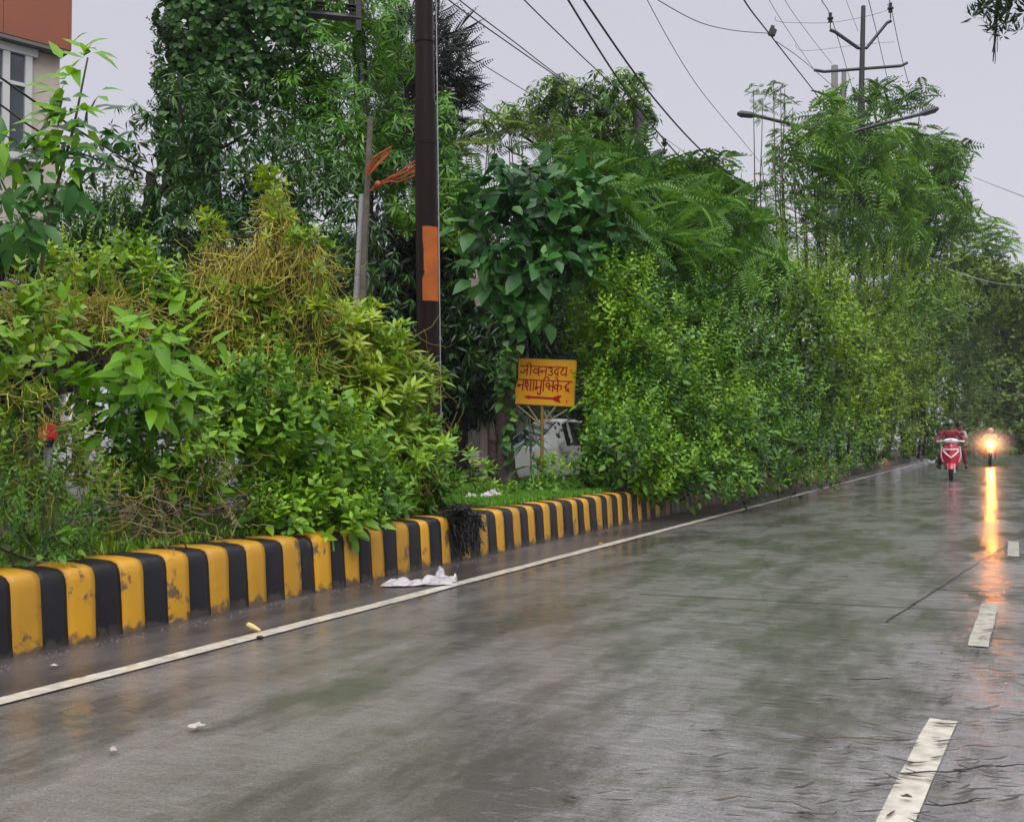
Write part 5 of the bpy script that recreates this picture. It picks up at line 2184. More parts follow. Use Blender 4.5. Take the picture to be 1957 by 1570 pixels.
foliage('foliage', e, M['yellowgreen'], [(518, 372, 22, 38, 9.0, .1, 1.9), (532, 420, 22, 25, 9.1, .1, 1.0), (405, 450, 28, 32, 9.0, .1, 1.6), (600, 470, 22, 20, 9.0, .1, 1.4), (420, 570, 40, 50, 8.7, .15, .9), (560, 455, 40, 14, 8.8, .1, 1.6), (600, 560, 20, 60, 8.8, .1, 1.4), (470, 600, 50, 60, 8.7, .15, 1.0), (540, 640, 40, 30, 8.7, .15, 1.0), (505, 575, 24, 20, 8.7, .1, 1.3), (450, 710, 80, 40, 8.6, .15, .8), (640, 610, 35, 40, 8.9, .15, .8)], 'whorl', 70, seed=35, scale=.72, tint=.55, axis=(.4, .8, .4))
settle(e, P(520, 950, 9.2))
e = plant('vine_smothered_shrub', 'brown withered shrub top under yellow strands behind the left shrubs', 'vines')
trunk(e, M['redbark'], [([P(150, 900, 8.2), P(150, 640, 8.1), P(130, 590, 8.1)], .05, .02), ([P(150, 800, 8.2), P(170, 640, 8.1), P(230, 590, 8.1)], .05, .02)], 'dead_stem', 7)
tangle(e, 'dry_tangle', M['drystem'], [(160, 625, 90, 50, 8.0, .3), (210, 640, 70, 60, 8.0, .3)], 350, .0035, (30, 90), .3, seed=36, tint=.15)
tangle(e, 'dodder', M['dodder'], [(130, 580, 130, 22, 7.9, .3), (230, 600, 90, 30, 8.0, .3), (60, 575, 90, 20, 7.6, .2)], 420, .0033, (30, 110), .15, seed=37, tint=.55)
settle(e, P(150, 950, 8.1))
# long curling stems above bare soil
e = plant('dry_vines', 'bare curling stems lying on the soil behind the kerb', 'vines')
tangle(e, 'dry_tangle', M['drystem'], [(310, 985, 90, 25, 6.8, .25), (400, 1000, 70, 20, 7.1, .2), (260, 1010, 50, 15, 6.5, .2), (440, 960, 60, 50, 7.5, .2)], 70, .0035, (40, 130), .0, seed=51, tint=.75, wob=.02, sag=-.03)
settle(e, P(330, 1040, 6.8))
strands('fallen_twig', None, M['drystem'], [(G(335, 1000, .62), G(364, 1058, .36)), (G(364, 1058, .37), G(352, 1085, .25)), (G(364, 1058, .37), G(372, 1080, .28))], .006, 3, 7, .003, 0, kind=None, tint=.7)
tag(bpy.data.objects['fallen_twig'], 'thin reddish twig leaning over a yellow kerb block at left', 'twig')

# --- gap plants
e = plant('sapling', 'dark sapling with tiers of long drooping leaves in front of the white car', 'sapling')
gp = P(1018, 955, 13.4)
trunk(e, M['stem'], [([Vector((gp.x, gp.y, .4)), P(1015, 880, 13.4), P(1013, 800, 13.4)], .014, .006)], 'stem', 6)
lm = []
rngq = np.random.default_rng(5)
for q in range(4):
    V, Fc = leaf(.32, .045, LANC, [.5, .35, .7, .9][q], .12, y0=.02)
    fo = Fol()
    fo.inst((V, Fc, np.zeros(len(V))), np.zeros((1, 3)), np.eye(3)[None], np.ones(1), np.array([.25]))
    lm.append(fo.mesh('leaf', M['teak']))
for (px, py, k, s) in ((1013, 812, 8, .8), (1014, 842, 11, 1.0), (1015, 892, 10, 1.0), (1017, 922, 9, .9), (1019, 945, 8, .8)):
    c = P(px, py, 13.4)
    for i in range(k):
        o = bpy.data.objects.new('leaf', lm[rngq.integers(0, 4)])
        C.objects.link(o)
        o.parent = e
        o.matrix_basis = Matrix.Translation(c) @ Matrix.Rotation(2 * PI * i / k + rngq.normal(0, .15), 4, 'Z') @ Matrix.Rotation(math.radians(rngq.normal(12, 10)), 4, 'X') @ Matrix.Scale(s * rngq.uniform(.85, 1.15), 4)
settle(e, (gp.x, gp.y, .4))
bush('weed_clump', 'small pale whorl leaved weeds left of the reddish trunk', 'weeds', None,
     [(880, 900, 26, 40, 12.5, .2), (905, 935, 40, 20, 12.8, .2), (930, 915, 22, 30, 13.0, .2)], 'hedge', 'whorl', 28, seed=23, scale=.9, tint=.6, nst=4, z=.4, r0=.008)
bush('weed_clump', 'low dark broadleaf weeds under the sign post', 'weeds', None,
     [(1010, 945, 45, 22, 12.8, .25), (1060, 930, 30, 25, 13.5, .2), (960, 950, 25, 12, 12.4, .15), (1040, 900, 25, 30, 13.8, .2)], 'lantana', 'lantana', 70, seed=24, scale=1.1, tint=.35, nst=3)

# grass blades on the median by the kerb
def grass(name, u0, u1, v0, v1, n, h, seed, m='grass', z=.415):
    rng = np.random.default_rng(seed)
    V, Fc = leaf(h, .012, OV1, -.0, .1)
    V = V @ rotm('X', PI / 2 * .85).T
    parts = []
    for i in range(5):
        parts.append((V, Fc, rotm('Z', i * 1.3) @ rotm('X', rng.normal(0, .3)), (rng.normal(0, .02), rng.normal(0, .02), 0), rng.normal(0, .1)))
    tm = merge(parts)
    u = rng.uniform(u0, u1, n)
    v = rng.uniform(v0, v1, n)
    p = np.stack([u * RS + v * RC, u * RC - v * RS, np.full(n, z)], 1)
    ax = np.array((0, 0, 1.0)) + rng.normal(0, .25, p.shape)
    fo = Fol()
    fo.inst(tm, p, frames(ax, rng), rng.uniform(.5, 1.3, n), rng.uniform(.2, .8, n))
    me = fo.mesh(name, M[m])
    TRI[0] += len(me.polygons)
    o = link(name, me)
    o['kind'] = 'stuff'
    return o


grass('grass', 9.6, 14.4, -5.7, -4.72, 5200, .06, 1)
grass('grass', 10.5, 16.5, -7.6, -5.7, 3000, .07, 2)
grass('grass', 4.0, 9.0, -6.2, -4.86, 1300, .07, 3, m='lantana')
grass('weed_fringe', 14.4, 40, -4.9, -4.55, 1800, .09, 4, m='hedgeol', z=.38)

# --- median tree with big leaves and a creeper climbing its trunk
e = plant('broadleaf_tree', 'dark big leaved tree with a creeper on its reddish trunk beside the sign', 'tree')
tb = P(965, 930, 15.3)
tb.z = .4
trunk(e, M['redbark'], [([tb, P(962, 860, 15.4), P(966, 780, 15.4), P(975, 700, 15.4), P(985, 600, 15.5), P(1000, 480, 15.5), P(1002, 340, 15.5)], .19, .03),
                        ([P(985, 600, 15.5), P(940, 500, 15.4), P(920, 400, 15.3)], .05, .02), ([P(992, 560, 15.5), P(1060, 480, 15.6), P(1110, 400, 15.6)], .05, .02),
                        ([tb + Vector((-.12, 0, 0)), P(940, 850, 15.3), P(945, 828, 15.3)], .10, .07), ([tb + Vector((.1, -.1, 0)), P(985, 925, 15.2), P(1000, 945, 15.1)], .07, .02)], 'trunk', 10)
TB = [(940, 390, 58, 62, 15.4, .55), (1010, 365, 75, 52, 15.5, .6), (960, 440, 85, 70, 15.2, .6), (1050, 430, 80, 60, 15.4, .6), (1010, 510, 80, 60, 15.3, .6), (1100, 380, 70, 55, 15.8, .5), (1075, 510, 60, 55, 15.6, .5), (950, 520, 50, 50, 15.2, .4), (1000, 585, 55, 50, 15.2, .35), (1120, 460, 60, 50, 15.9, .5)]
foliage('crown', e, M['teak'], TB, 'teak', 17, seed=61, scale=.95, axis=(.5, .55, .4), tint=.4)
foliage('frond_foliage', e, M['feather'], [(1080, 420, 110, 60, 16.1, .5), (1140, 440, 80, 70, 16.3, .5), (905, 370, 30, 50, 15.8, .3)], 'frond', 12, seed=62, tint=.5)
foliage('creeper', e, M['ivy'], [(985, 600, 28, 60, 15.1, .2), (965, 680, 22, 45, 15.1, .2), (978, 740, 12, 60, 15.15, .12), (960, 740, 14, 40, 15.1, .12), (972, 850, 10, 40, 15.1, .12, .5)], 'ivy', 45, seed=63, tint=.65, scale=.95)
leaf_parts(e, M['teak'], TB, 150, .30, .21, OV, seed=64, droop=.5)
settle(e, tb)

# --- back left: creeper draped tree, bright fingered tree, mango, dark conifer
e = plant('creeper_draped_tree', 'tall column of heart leaved creeper smothering a tree at upper left', 'tree')
cb = P(400, 840, 18.5)
cb.z = 0
trunk(e, M['bark'], [([cb, P(400, 500, 18.5), P(400, 200, 18.5), P(420, 0, 18.5), P(430, -150, 18.5)], .28, .12)], 'trunk', 10)
IV = [(420, -40, 110, 100, 18.2, .9), (385, 60, 85, 100, 18.0, .8), (365, 160, 66, 90, 18.0, .7), (360, 250, 60, 80, 17.9, .6), (500, 60, 110, 90, 18.4, .8), (440, 160, 90, 90, 18.2, .8), (520, -60, 110, 90, 18.4, .9), (352, 330, 50, 60, 17.9, .5)]
foliage('creeper', e, M['ivy'], IV, 'ivy', 120, seed=71, scale=.88, axis=(1.2, .1, .25), shell=.35, tint=.42, lump=.12)
foliage('hanging_tips', e, M['mango'], [(325, 120, 22, 100, 17.8, .3), (318, 220, 16, 70, 17.8, .3)], 'small', 40, seed=72, scale=2.0)
settle(e, cb)
e = plant('fingered_leaf_tree', 'bright green tree with fingered leaves between the creeper column and the black pole', 'tree')
cb = P(690, 840, 19.5)
cb.z = 0
trunk(e, M['bark'], [([cb, P(700, 500, 19.5), P(690, 200, 19.5), P(680, -100, 19.5)], .22, .10), ([P(695, 300, 19.5), P(620, 180, 19.2), P(600, 100, 19)], .07, .03), ([P(700, 350, 19.5), P(780, 250, 19.5), P(860, 230, 19.5)], .07, .03)], 'trunk', 8)
PB = [(600, 120, 75, 70, 18.9, .8), (560, 30, 90, 60, 19.2, .8), (640, 200, 75, 70, 18.7, .8), (600, 270, 80, 70, 18.6, .8), (660, 310, 60, 60, 18.8, .7), (560, 200, 60, 60, 18.8, .7), (740, 60, 60, 90, 19.6, .8), (660, 20, 70, 60, 19.4, .8), (850, 225, 20, 45, 19.8, .5), (760, 250, 60, 60, 19.8, .7), (740, 330, 55, 50, 19.6, .6), (855, 310, 36, 60, 19.8, .6), (770, 400, 50, 60, 19.8, .6), (870, 400, 50, 80, 19.6, .6), (730, 150, 40, 50, 20, .6, .7)]
foliage('crown', e, M['palmate'], PB, 'palmate', 58, seed=73, scale=.80, axis=(.9, .5, .3), tint=.55, tvar=.15)
settle(e, cb)
e = plant('mango_tree', 'dark drooping leaved mango tree with a black forked trunk at left', 'tree')
cb = P(300, 840, 16.5)
cb.z = 0
trunk(e, M['bark'], [([cb, P(240, 640, 16.5), P(262, 470, 16.4), P(290, 380, 16.3), P(288, 330, 16.3)], .26, .07), ([P(285, 400, 16.3), P(340, 320, 16.2), P(400, 250, 16.2), P(440, 170, 16.2)], .07, .02),
                     ([P(340, 320, 16.2), P(345, 220, 16.1), P(342, 140, 16.1)], .04, .015), ([P(360, 300, 16.2), P(430, 280, 16.1), P(520, 230, 16)], .035, .012), ([P(380, 320, 16.2), P(480, 330, 16), P(600, 300, 16)], .035, .012),
                     ([cb + Vector((2.2, .2, 0)), P(560, 600, 16.5), P(540, 420, 16.4)], .16, .05)], 'trunk', 9)
MG = [(400, 420, 110, 55, 15.9, .7), (520, 380, 100, 60, 15.9, .7), (610, 430, 80, 80, 15.8, .6), (640, 520, 60, 80, 15.6, .6), (350, 470, 90, 50, 15.8, .7), (480, 470, 90, 60, 15.7, .7), (280, 400, 70, 45, 16.0, .6), (180, 430, 110, 45, 16.2, .7), (60, 480, 110, 60, 16.0, .7), (170, 490, 90, 40, 15.8, .6),
      (420, 330, 90, 50, 16.0, .6, .6), (330, 290, 45, 50, 16.0, .5, .6), (260, 230, 45, 30, 16.2, .4, .35), (240, 290, 50, 40, 16.2, .4, .4), (450, 230, 90, 70, 16.4, .6, .55), (370, 200, 60, 60, 16.4, .5, .5), (520, 290, 80, 50, 16.2, .6, .6), (640, 340, 60, 40, 15.9, .5), (700, 480, 45, 60, 16.2, .5, .8), (130, 380, 100, 30, 16.6, .5, .6), (-60, 440, 100, 80, 16.3, .8)]
foliage('crown', e, M['mango'], MG, 'mango', 60, seed=74, scale=.80, axis=(.5, .8, .3), tint=.5, shell=.6)
settle(e, cb)
e = plant('conifer', 'blackish spiky conifer sticking out behind the top of the black pole', 'tree')
cb = P(800, 840, 26)
cb.z = 0
trunk(e, M['bark'], [([cb, P(800, 400, 26), P(800, 60, 26)], .3, .1)], 'trunk', 8)
foliage('crown', e, M['araucaria'], [(790, 130, 75, 80, 26, 1.2), (850, 110, 40, 34, 26, .8, .8), (865, 160, 36, 34, 26, .8, .8), (780, 210, 70, 70, 26, 1), (850, 220, 36, 30, 26, .6), (780, 300, 80, 80, 26, 1)], 'needle', 22, seed=75, scale=.8, axis=(1.2, .15, .35), tint=.75)
settle(e, cb)
e = plant('dark_thicket', 'thicket behind the black pole and trunk, its shade put into very dark leaves', 'thicket')
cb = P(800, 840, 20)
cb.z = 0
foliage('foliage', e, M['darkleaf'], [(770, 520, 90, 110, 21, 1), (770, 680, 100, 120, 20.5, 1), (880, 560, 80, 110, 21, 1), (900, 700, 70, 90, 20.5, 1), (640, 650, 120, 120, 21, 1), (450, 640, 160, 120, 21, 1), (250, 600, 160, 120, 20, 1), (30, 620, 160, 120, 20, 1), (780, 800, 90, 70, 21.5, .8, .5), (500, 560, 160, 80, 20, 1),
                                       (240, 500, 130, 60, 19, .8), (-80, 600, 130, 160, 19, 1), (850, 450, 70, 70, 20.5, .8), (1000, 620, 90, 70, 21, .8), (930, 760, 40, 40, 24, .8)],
        'mango', 44, seed=76, scale=1.3, tint=.35, shell=.8)  # leaf colour carries the darkness under the canopy
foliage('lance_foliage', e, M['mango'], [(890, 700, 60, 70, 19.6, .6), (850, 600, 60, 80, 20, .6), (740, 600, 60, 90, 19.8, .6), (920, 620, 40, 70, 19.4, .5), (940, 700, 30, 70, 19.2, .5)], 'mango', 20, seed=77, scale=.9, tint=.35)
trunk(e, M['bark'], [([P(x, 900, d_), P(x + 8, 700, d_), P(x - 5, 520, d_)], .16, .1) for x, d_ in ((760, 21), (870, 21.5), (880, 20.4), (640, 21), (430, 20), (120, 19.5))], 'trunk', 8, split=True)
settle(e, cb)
# distant greenery behind the far carriageway, seen over the left shrubs
bush('hedge', 'soft green tree tops on the skyline between house and creeper column', 'tree', None,
     [(180, 350, 90, 30, 30, 1.2, .8), (270, 380, 80, 40, 30, 1.2), (100, 400, 80, 40, 30, 1.2)], 'farleaf', 'hedgefar', 26, seed=78, nst=3, bark='bark', r0=.12, z=0, scale=1.1)

# --- middle: mango crown, feathery shrubs, hedge
e = plant('mango_tree', 'round olive mango tree crown rising above the median hedge in the centre', 'tree')
cb = P(1150, 840, 32)
cb.z = 0
trunk(e, M['bark'], [([cb, P(1150, 500, 32), P(1145, 330, 32), P(1120, 250, 32)], .35, .1), ([P(1147, 380, 32), P(1060, 300, 31.6), P(1000, 260, 31.5)], .1, .04), ([P(1146, 330, 32), P(1200, 230, 32), P(1230, 200, 32)], .1, .03)], 'trunk', 8)
foliage('crown', e, M['hedgeol'], [(960, 240, 40, 28, 31.5, .9, .8), (1010, 225, 50, 32, 31.5, 1, .8), (1060, 190, 50, 32, 31.5, 1.1), (1120, 200, 70, 45, 31.2, 1.3), (1190, 195, 50, 42, 31.5, 1.2), (1230, 225, 28, 40, 32, .8), (1110, 255, 60, 40, 31, 1.2), (1170, 255, 60, 40, 31.5, 1.2), (1060, 245, 40, 25, 31.5, .8, .5), (1190, 310, 60, 40, 32, 1, .6), (1130, 310, 60, 40, 32, 1, .6), (1215, 360, 40, 50, 32.5, .8, .8)],
        'mangofar', 34, seed=79, scale=.95, tint=.40, tvar=.18, axis=(.6, .6, .35))
settle(e, cb)
bush('acacia', 'wispy bare branched shrub against the sky left of the mango crown', 'shrub', None,
     [(940, 280, 50, 40, 24, .8, .35), (980, 260, 50, 30, 24, .8, .3), (900, 300, 30, 40, 24, .6, .35), (1040, 270, 50, 30, 24, .7, .3)], 'farleaf', 'frond', 9, seed=80, nst=10, bark='bark2', r0=.035, z=0, scale=1.0, tint=.7, base=P(960, 840, 24).to_tuple()[:2] + (0,))
FE = 'feathery leaved shrubs rising above the median hedge'
bush('feathery_shrub', 'deep green feathery shrub just right of the big leaved tree', 'shrub', FE,
     [(1130, 380, 80, 60, 19.5, .9), (1060, 360, 70, 40, 20, .8), (1160, 460, 80, 60, 18.5, .8), (1190, 390, 70, 50, 20.5, .9), (1110, 320, 60, 40, 20.5, .8, .8), (1180, 330, 50, 35, 21, .8)], 'feather', 'frond', 20, seed=81, nst=5, bark='bark', r0=.05, tint=.42, scale=1.1, axis=(.8, .6, .35))
bush('feathery_shrub', 'large feathery shrub in front of the slender utility pole', 'shrub', FE,
     [(1270, 430, 90, 60, 20.5, 1), (1250, 510, 90, 60, 19.5, .9), (1330, 500, 80, 50, 20.5, .9), (1360, 440, 70, 40, 22, .9), (1300, 580, 70, 60, 19.5, .8), (1420, 520, 60, 45, 23, .9), (1220, 570, 60, 60, 19, .8)], 'feather', 'frond', 20, seed=82, nst=5, bark='bark', r0=.05, tint=.55, scale=1.1, axis=(.8, .6, .35))
bush('feathery_tree', 'olive feathery tree behind the hedge right of the slender utility pole', 'tree', FE,
     [(1310, 350, 70, 35, 33, 1.2), (1360, 390, 60, 45, 33, 1.2), (1280, 390, 60, 45, 32, 1.2), (1385, 440, 50, 50, 33, 1), (1240, 350, 40, 40, 33, 1), (1330, 330, 50, 22, 33, .9, .8)], 'featherol', 'frondfar', 11, seed=83, nst=4, bark='bark', r0=.12, z=0, tint=.3, scale=.95)
bush('leafy_shrub', 'light green shrub crest in front of the olive feathery tree', 'shrub', FE,
     [(1290, 400, 60, 30, 25, .8), (1400, 480, 60, 40, 26, .9), (1450, 470, 70, 45, 27, .9), (1340, 430, 50, 30, 25, .8), (1230, 430, 30, 25, 24, .5)], 'yellowgreen', 'hedge', 42, seed=84, nst=3, bark='bark', r0=.05, tint=.35, scale=1.5)
HG = 'bushes of the long median hedge'
HD = [
    ('bright leafy bush right of the sign board', [(1165, 600, 70, 95, 15.6, .6), (1195, 560, 50, 60, 16.2, .5), (1172, 640, 38, 70, 15.8, .35), (1190, 690, 70, 80, 15.8, .6), (1080, 610, 50, 55, 17.2, .5), (1155, 740, 45, 50, 15.6, .4), (1125, 680, 25, 50, 16.8, .3)], 'hedge', 'hedge', 75, .62),
    ('rounded bush hanging low over the end of the striped kerb', [(1175, 860, 58, 52, 13.9, .5), (1210, 870, 80, 60, 14.2, .5), (1120, 915, 36, 28, 13.8, .3), (1270, 900, 60, 45, 14.6, .4), (1200, 790, 80, 50, 14.8, .5), (1230, 930, 50, 25, 14.2, .25)], 'hedge', 'hedge', 85, .5),
    ('tall bush with fresh shoots behind the low rounded bush', [(1260, 740, 90, 90, 16.0, .7), (1300, 640, 80, 70, 17.4, .7), (1240, 640, 50, 60, 16.6, .5), (1330, 800, 80, 80, 16.2, .7), (1220, 750, 60, 70, 15.6, .5)], 'hedge', 'hedge', 75, .5),
    ('bush drooping to the road where the white line ends', [(1340, 900, 70, 55, 15.4, .5), (1400, 860, 80, 70, 17, .6), (1300, 925, 50, 35, 14.6, .35), (1430, 800, 70, 70, 18.2, .6), (1390, 930, 50, 25, 16, .3)], 'hedge', 'hedge', 75, .38),
    ('high dark bush below the feathery shrubs', [(1380, 640, 80, 80, 19.5, .8), (1440, 700, 80, 80, 20, .8), (1370, 720, 60, 60, 18.5, .7), (1420, 570, 80, 50, 21.5, .8), (1480, 780, 70, 70, 20, .7)], 'hedge', 'hedge', 60, .42),
    ('yellowish bush right of the black hollow in the hedge', [(1530, 680, 80, 90, 24.5, 1), (1560, 600, 70, 60, 26, 1), (1580, 760, 80, 80, 25.5, 1), (1500, 600, 60, 70, 24, .8), (1610, 680, 60, 80, 27, .9)], 'hedgeol', 'hedgefar', 46, .62),
    ('shaded bush foot along the road left of the scooter', [(1480, 880, 80, 50, 19.6, .6), (1550, 850, 80, 60, 23, .8), (1440, 910, 50, 30, 18, .4), (1600, 840, 60, 60, 26, .8), (1530, 910, 50, 20, 21.5, .4), (1370, 820, 60, 60, 18, .6)], 'hedge', 'hedge', 55, .3),
    ('olive bush further down behind the yellowish one', [(1650, 700, 70, 100, 33, 1.2), (1670, 620, 60, 60, 34, 1.2), (1700, 760, 60, 80, 37, 1.2), (1650, 800, 50, 60, 33, 1), (1690, 840, 50, 40, 38, 1)], 'hedgeol', 'hedgefar', 34, .5),
    ('long low olive shoots under the feathery tree', [(1500, 530, 70, 45, 26, 1), (1580, 540, 70, 45, 29, 1), (1660, 560, 70, 50, 31, 1.2), (1700, 545, 60, 40, 33, 1, .6), (1480, 515, 60, 30, 27, .9)], 'hedgeol', 'hedge', 30, .62),
    ('broad olive bush rising under the right half of the feathery tree', [(1720, 590, 60, 60, 40, 1.5), (1700, 660, 50, 70, 38.5, 1.3), (1780, 570, 60, 50, 47, 1.8), (1740, 550, 50, 36, 43, 1.5), (1850, 590, 50, 34, 58, 2), (1740, 720, 50, 70, 43, 1.5)], 'hedgeol', 'hedgefar', 26, .5),
    ('far bush behind the scooter riders', [(1750, 680, 60, 110, 47, 1.6), (1750, 780, 50, 80, 48, 1.5), (1780, 600, 50, 60, 50, 1.6), (1720, 590, 50, 60, 42, 1.5), (1780, 840, 40, 40, 52, 1.5)], 'hedgeol', 'far', 20, .42),
    ('farthest rounded bush left of the motorcycle', [(1810, 700, 50, 130, 66, 3), (1840, 620, 50, 70, 70, 3), (1840, 790, 40, 70, 72, 3), (1800, 580, 50, 40, 62, 3)], 'farleaf', 'far', 12, .45),
]
for i, (lab, bl, m_, tm_, per_, tn) in enumerate(HD):
    far = bl[0][4] > 22
    kw = dict(seed=100 + i, tint=tn, shoots=(7, .9 if not far else 1.15) if i != 10 else None, nst=4, bark='bark', r0=.04 if not far else .06, scale=1.15 if tm_ != 'far' else 1.0, tvar=.18, shell=.5, lump=.5 if i > 1 else .25)
    b0 = bl[0]
    base = Vector(P(b0[0], 840, b0[4]))
    base.z = .4
    bush('hedge_bush', lab, 'bush', HG, bl, m_, tm_, per_, base=base,
         leaves=[dict(n=110, L=.13, W=.065, rows=OV)] if i in (0, 1, 2, 3) else None, **kw)
# inner growth that thickens the hedge, its inner shade put into a dark tint
bush('hedge_core', 'inner branches and leaves filling the median hedge, shade put into their colour', 'hedge', None,
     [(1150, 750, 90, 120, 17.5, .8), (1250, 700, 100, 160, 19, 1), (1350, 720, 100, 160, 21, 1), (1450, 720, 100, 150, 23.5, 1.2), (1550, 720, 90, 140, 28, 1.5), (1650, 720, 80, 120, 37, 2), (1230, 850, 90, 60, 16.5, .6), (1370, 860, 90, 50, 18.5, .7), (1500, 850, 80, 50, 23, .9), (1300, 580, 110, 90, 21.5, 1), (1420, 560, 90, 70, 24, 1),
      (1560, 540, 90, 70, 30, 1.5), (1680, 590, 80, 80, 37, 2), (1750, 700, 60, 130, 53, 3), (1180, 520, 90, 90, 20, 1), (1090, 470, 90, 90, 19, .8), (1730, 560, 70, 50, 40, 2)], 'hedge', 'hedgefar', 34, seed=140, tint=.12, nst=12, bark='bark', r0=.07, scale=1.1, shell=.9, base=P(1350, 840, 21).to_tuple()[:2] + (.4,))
# far trees closing the road
FT = [('hazy tree mass closing the far end of the road on the right', [(1880, 700, 60, 120, 84, 4), (1900, 640, 70, 60, 86, 4), (1950, 690, 60, 90, 88, 4), (1890, 800, 60, 50, 86, 3), (1960, 790, 40, 50, 90, 3), (1925, 760, 50, 70, 88, 3), (1935, 845, 70, 30, 80, 2.5), (1880, 850, 50, 22, 80, 2.5)], 'farleaf', .4),
      ('greyer far tree just outside the right hedge end', [(2010, 660, 90, 110, 92, 5), (2060, 760, 100, 110, 90, 5), (2130, 690, 90, 130, 95, 5)], 'farleaf', .35),
      ('pale tree top showing over the right hedge below the pale cable', [(1900, 545, 50, 35, 62, 2.4), (1860, 570, 50, 40, 64, 2.4), (1940, 590, 50, 35, 66, 2.4), (1830, 530, 40, 35, 60, 2)], 'farleaf', .55)]
for i, (lab, bl, m_, tn) in enumerate(FT):
    bush('far_tree', lab, 'tree', 'trees closing the far end of the road', bl, m_, 'far', 26, seed=150 + i, tint=tn + .1, nst=0, bark='bark', r0=.12, z=0, scale=1.6, tvar=.18)

# tall feathery tree around the street lamp
e = plant('feathery_tree', 'tall airy feathery leaved tree around the street lamp mast', 'tree')
cb = P(1640, 840, 31)
cb.z = .4
FTB = [(1580, 225, 40, 32, 30.5, 1), (1640, 205, 45, 28, 31, 1, .8), (1560, 285, 60, 40, 30, 1.1), (1630, 290, 70, 45, 30, 1.2), (1700, 290, 60, 45, 30.5, 1.2, .9), (1700, 190, 50, 22, 31, 1, .6), (1745, 195, 30, 16, 31, .8, .6), (1680, 350, 80, 45, 30, 1.2), (1620, 370, 60, 40, 30, 1.1, .8), (1770, 310, 65, 45, 30.5, 1.2), (1785, 370, 55, 38, 30.5, 1.1), (1750, 400, 70, 45, 30, 1.2), (1680, 430, 60, 45, 30, 1, .8), (1785, 280, 40, 26, 31, 1, .6), (1820, 425, 35, 26, 31, 1, .5), (1770, 470, 55, 36, 31, 1, .6), (1570, 355, 50, 45, 29.6, 1, .8), (1600, 440, 55, 45, 29.6, 1, .8), (1655, 480, 50, 35, 31, 1, .8), (1720, 470, 50, 45, 30.4, 1, .6), (1500, 330, 35, 50, 30.5, .8, .35), (1805, 330, 30, 26, 31, .9, .5)]
FTB = [(b[0], b[1], b[2], b[3], 29.5 + max(0, b[0] - 1560) / 240 * 14, b[5] * 1.15) + tuple(b[6:]) for b in FTB]
foliage('crown', e, M['featherol'], FTB, 'frondfar', 7.6, seed=91, scale=.72, axis=(.9, .35, .3), tint=.45, tvar=.14, shell=.6, front=.5)
rg = random.Random(8)
paths = []
for b in FTB:
    s = P(1560 + (b[0] - 1560) * .55 + rg.uniform(-10, 20), 640, b[4] + rg.uniform(0, 1))
    s.z = .4
    c = P(b[0] + rg.uniform(-20, 20), b[1] - 10, b[4])
    m_ = s.lerp(c, .55) + Vector((rg.uniform(-.3, .3), rg.uniform(-.3, .3), 0))
    paths.append(([s, m_, c], .055, .015))
trunk(e, M['bark'], paths, 'stem', 6, split=True)
settle(e, cb)
# thin leggy stems left of it
e = plant('leggy_shrub', 'leggy shrub of thin upright stems under the left arm of the street lamp', 'shrub')
rg = random.Random(18)
paths = []
tops = [(1440, 170), (1458, 190), (1478, 155), (1492, 165), (1500, 170), (1515, 205), (1455, 300), (1475, 290), (1417, 330), (1530, 250), (1490, 300), (1520, 330), (1545, 300), (1570, 350)]
for px, py in tops:
    s = P(px + rg.uniform(-10, 30), 620, 28.5)
    c = P(px, py, 28.5)
    paths.append(([s, s.lerp(c, .6) + Vector((rg.uniform(-.15, .15), 0, 0)), c], .03, .009))
trunk(e, M['bark2'], paths, 'stem', 5, split=True)
foliage('foliage', e, M['featherol'], [(px, py + rg.uniform(5, 30), 14, 20, 28.5, .2) for px, py in tops[:6]] + [(1460, 360, 18, 30, 28.4, .3, 2), (1470, 420, 40, 60, 28.4, .5), (1520, 400, 50, 60, 28.4, .5), (1500, 300, 35, 60, 28.5, .4, .7), (1545, 430, 40, 60, 28.4, .5)], 'compound', 12, seed=93, scale=.75, tint=.4)
settle(e, P(1490, 900, 28.5))
e = plant('slender_tree', 'slim dark trunked tree with drooping feathery fans at the right of the tall one', 'tree')
cb = P(1815, 840, 64)
cb.z = .4
trunk(e, M['bark'], [([cb, P(1815, 560, 64), P(1822, 400, 64)], .14, .07), ([P(1816, 500, 64), P(1870, 440, 63)], .05, .02), ([P(1815, 560, 64), P(1880, 480, 63)], .05, .02)], 'trunk', 6)
foliage('crown', e, M['featherol'], [(1870, 440, 40, 25, 62, 1.6, .8), (1900, 470, 30, 20, 62, 1.6, .7), (1850, 500, 50, 30, 62, 1.8, .6), (1780, 480, 50, 50, 62, 1.8, .6), (1820, 420, 40, 30, 62, 1.6, .7)], 'frondfar', 4, seed=94, scale=.85, tint=.35)
settle(e, cb)

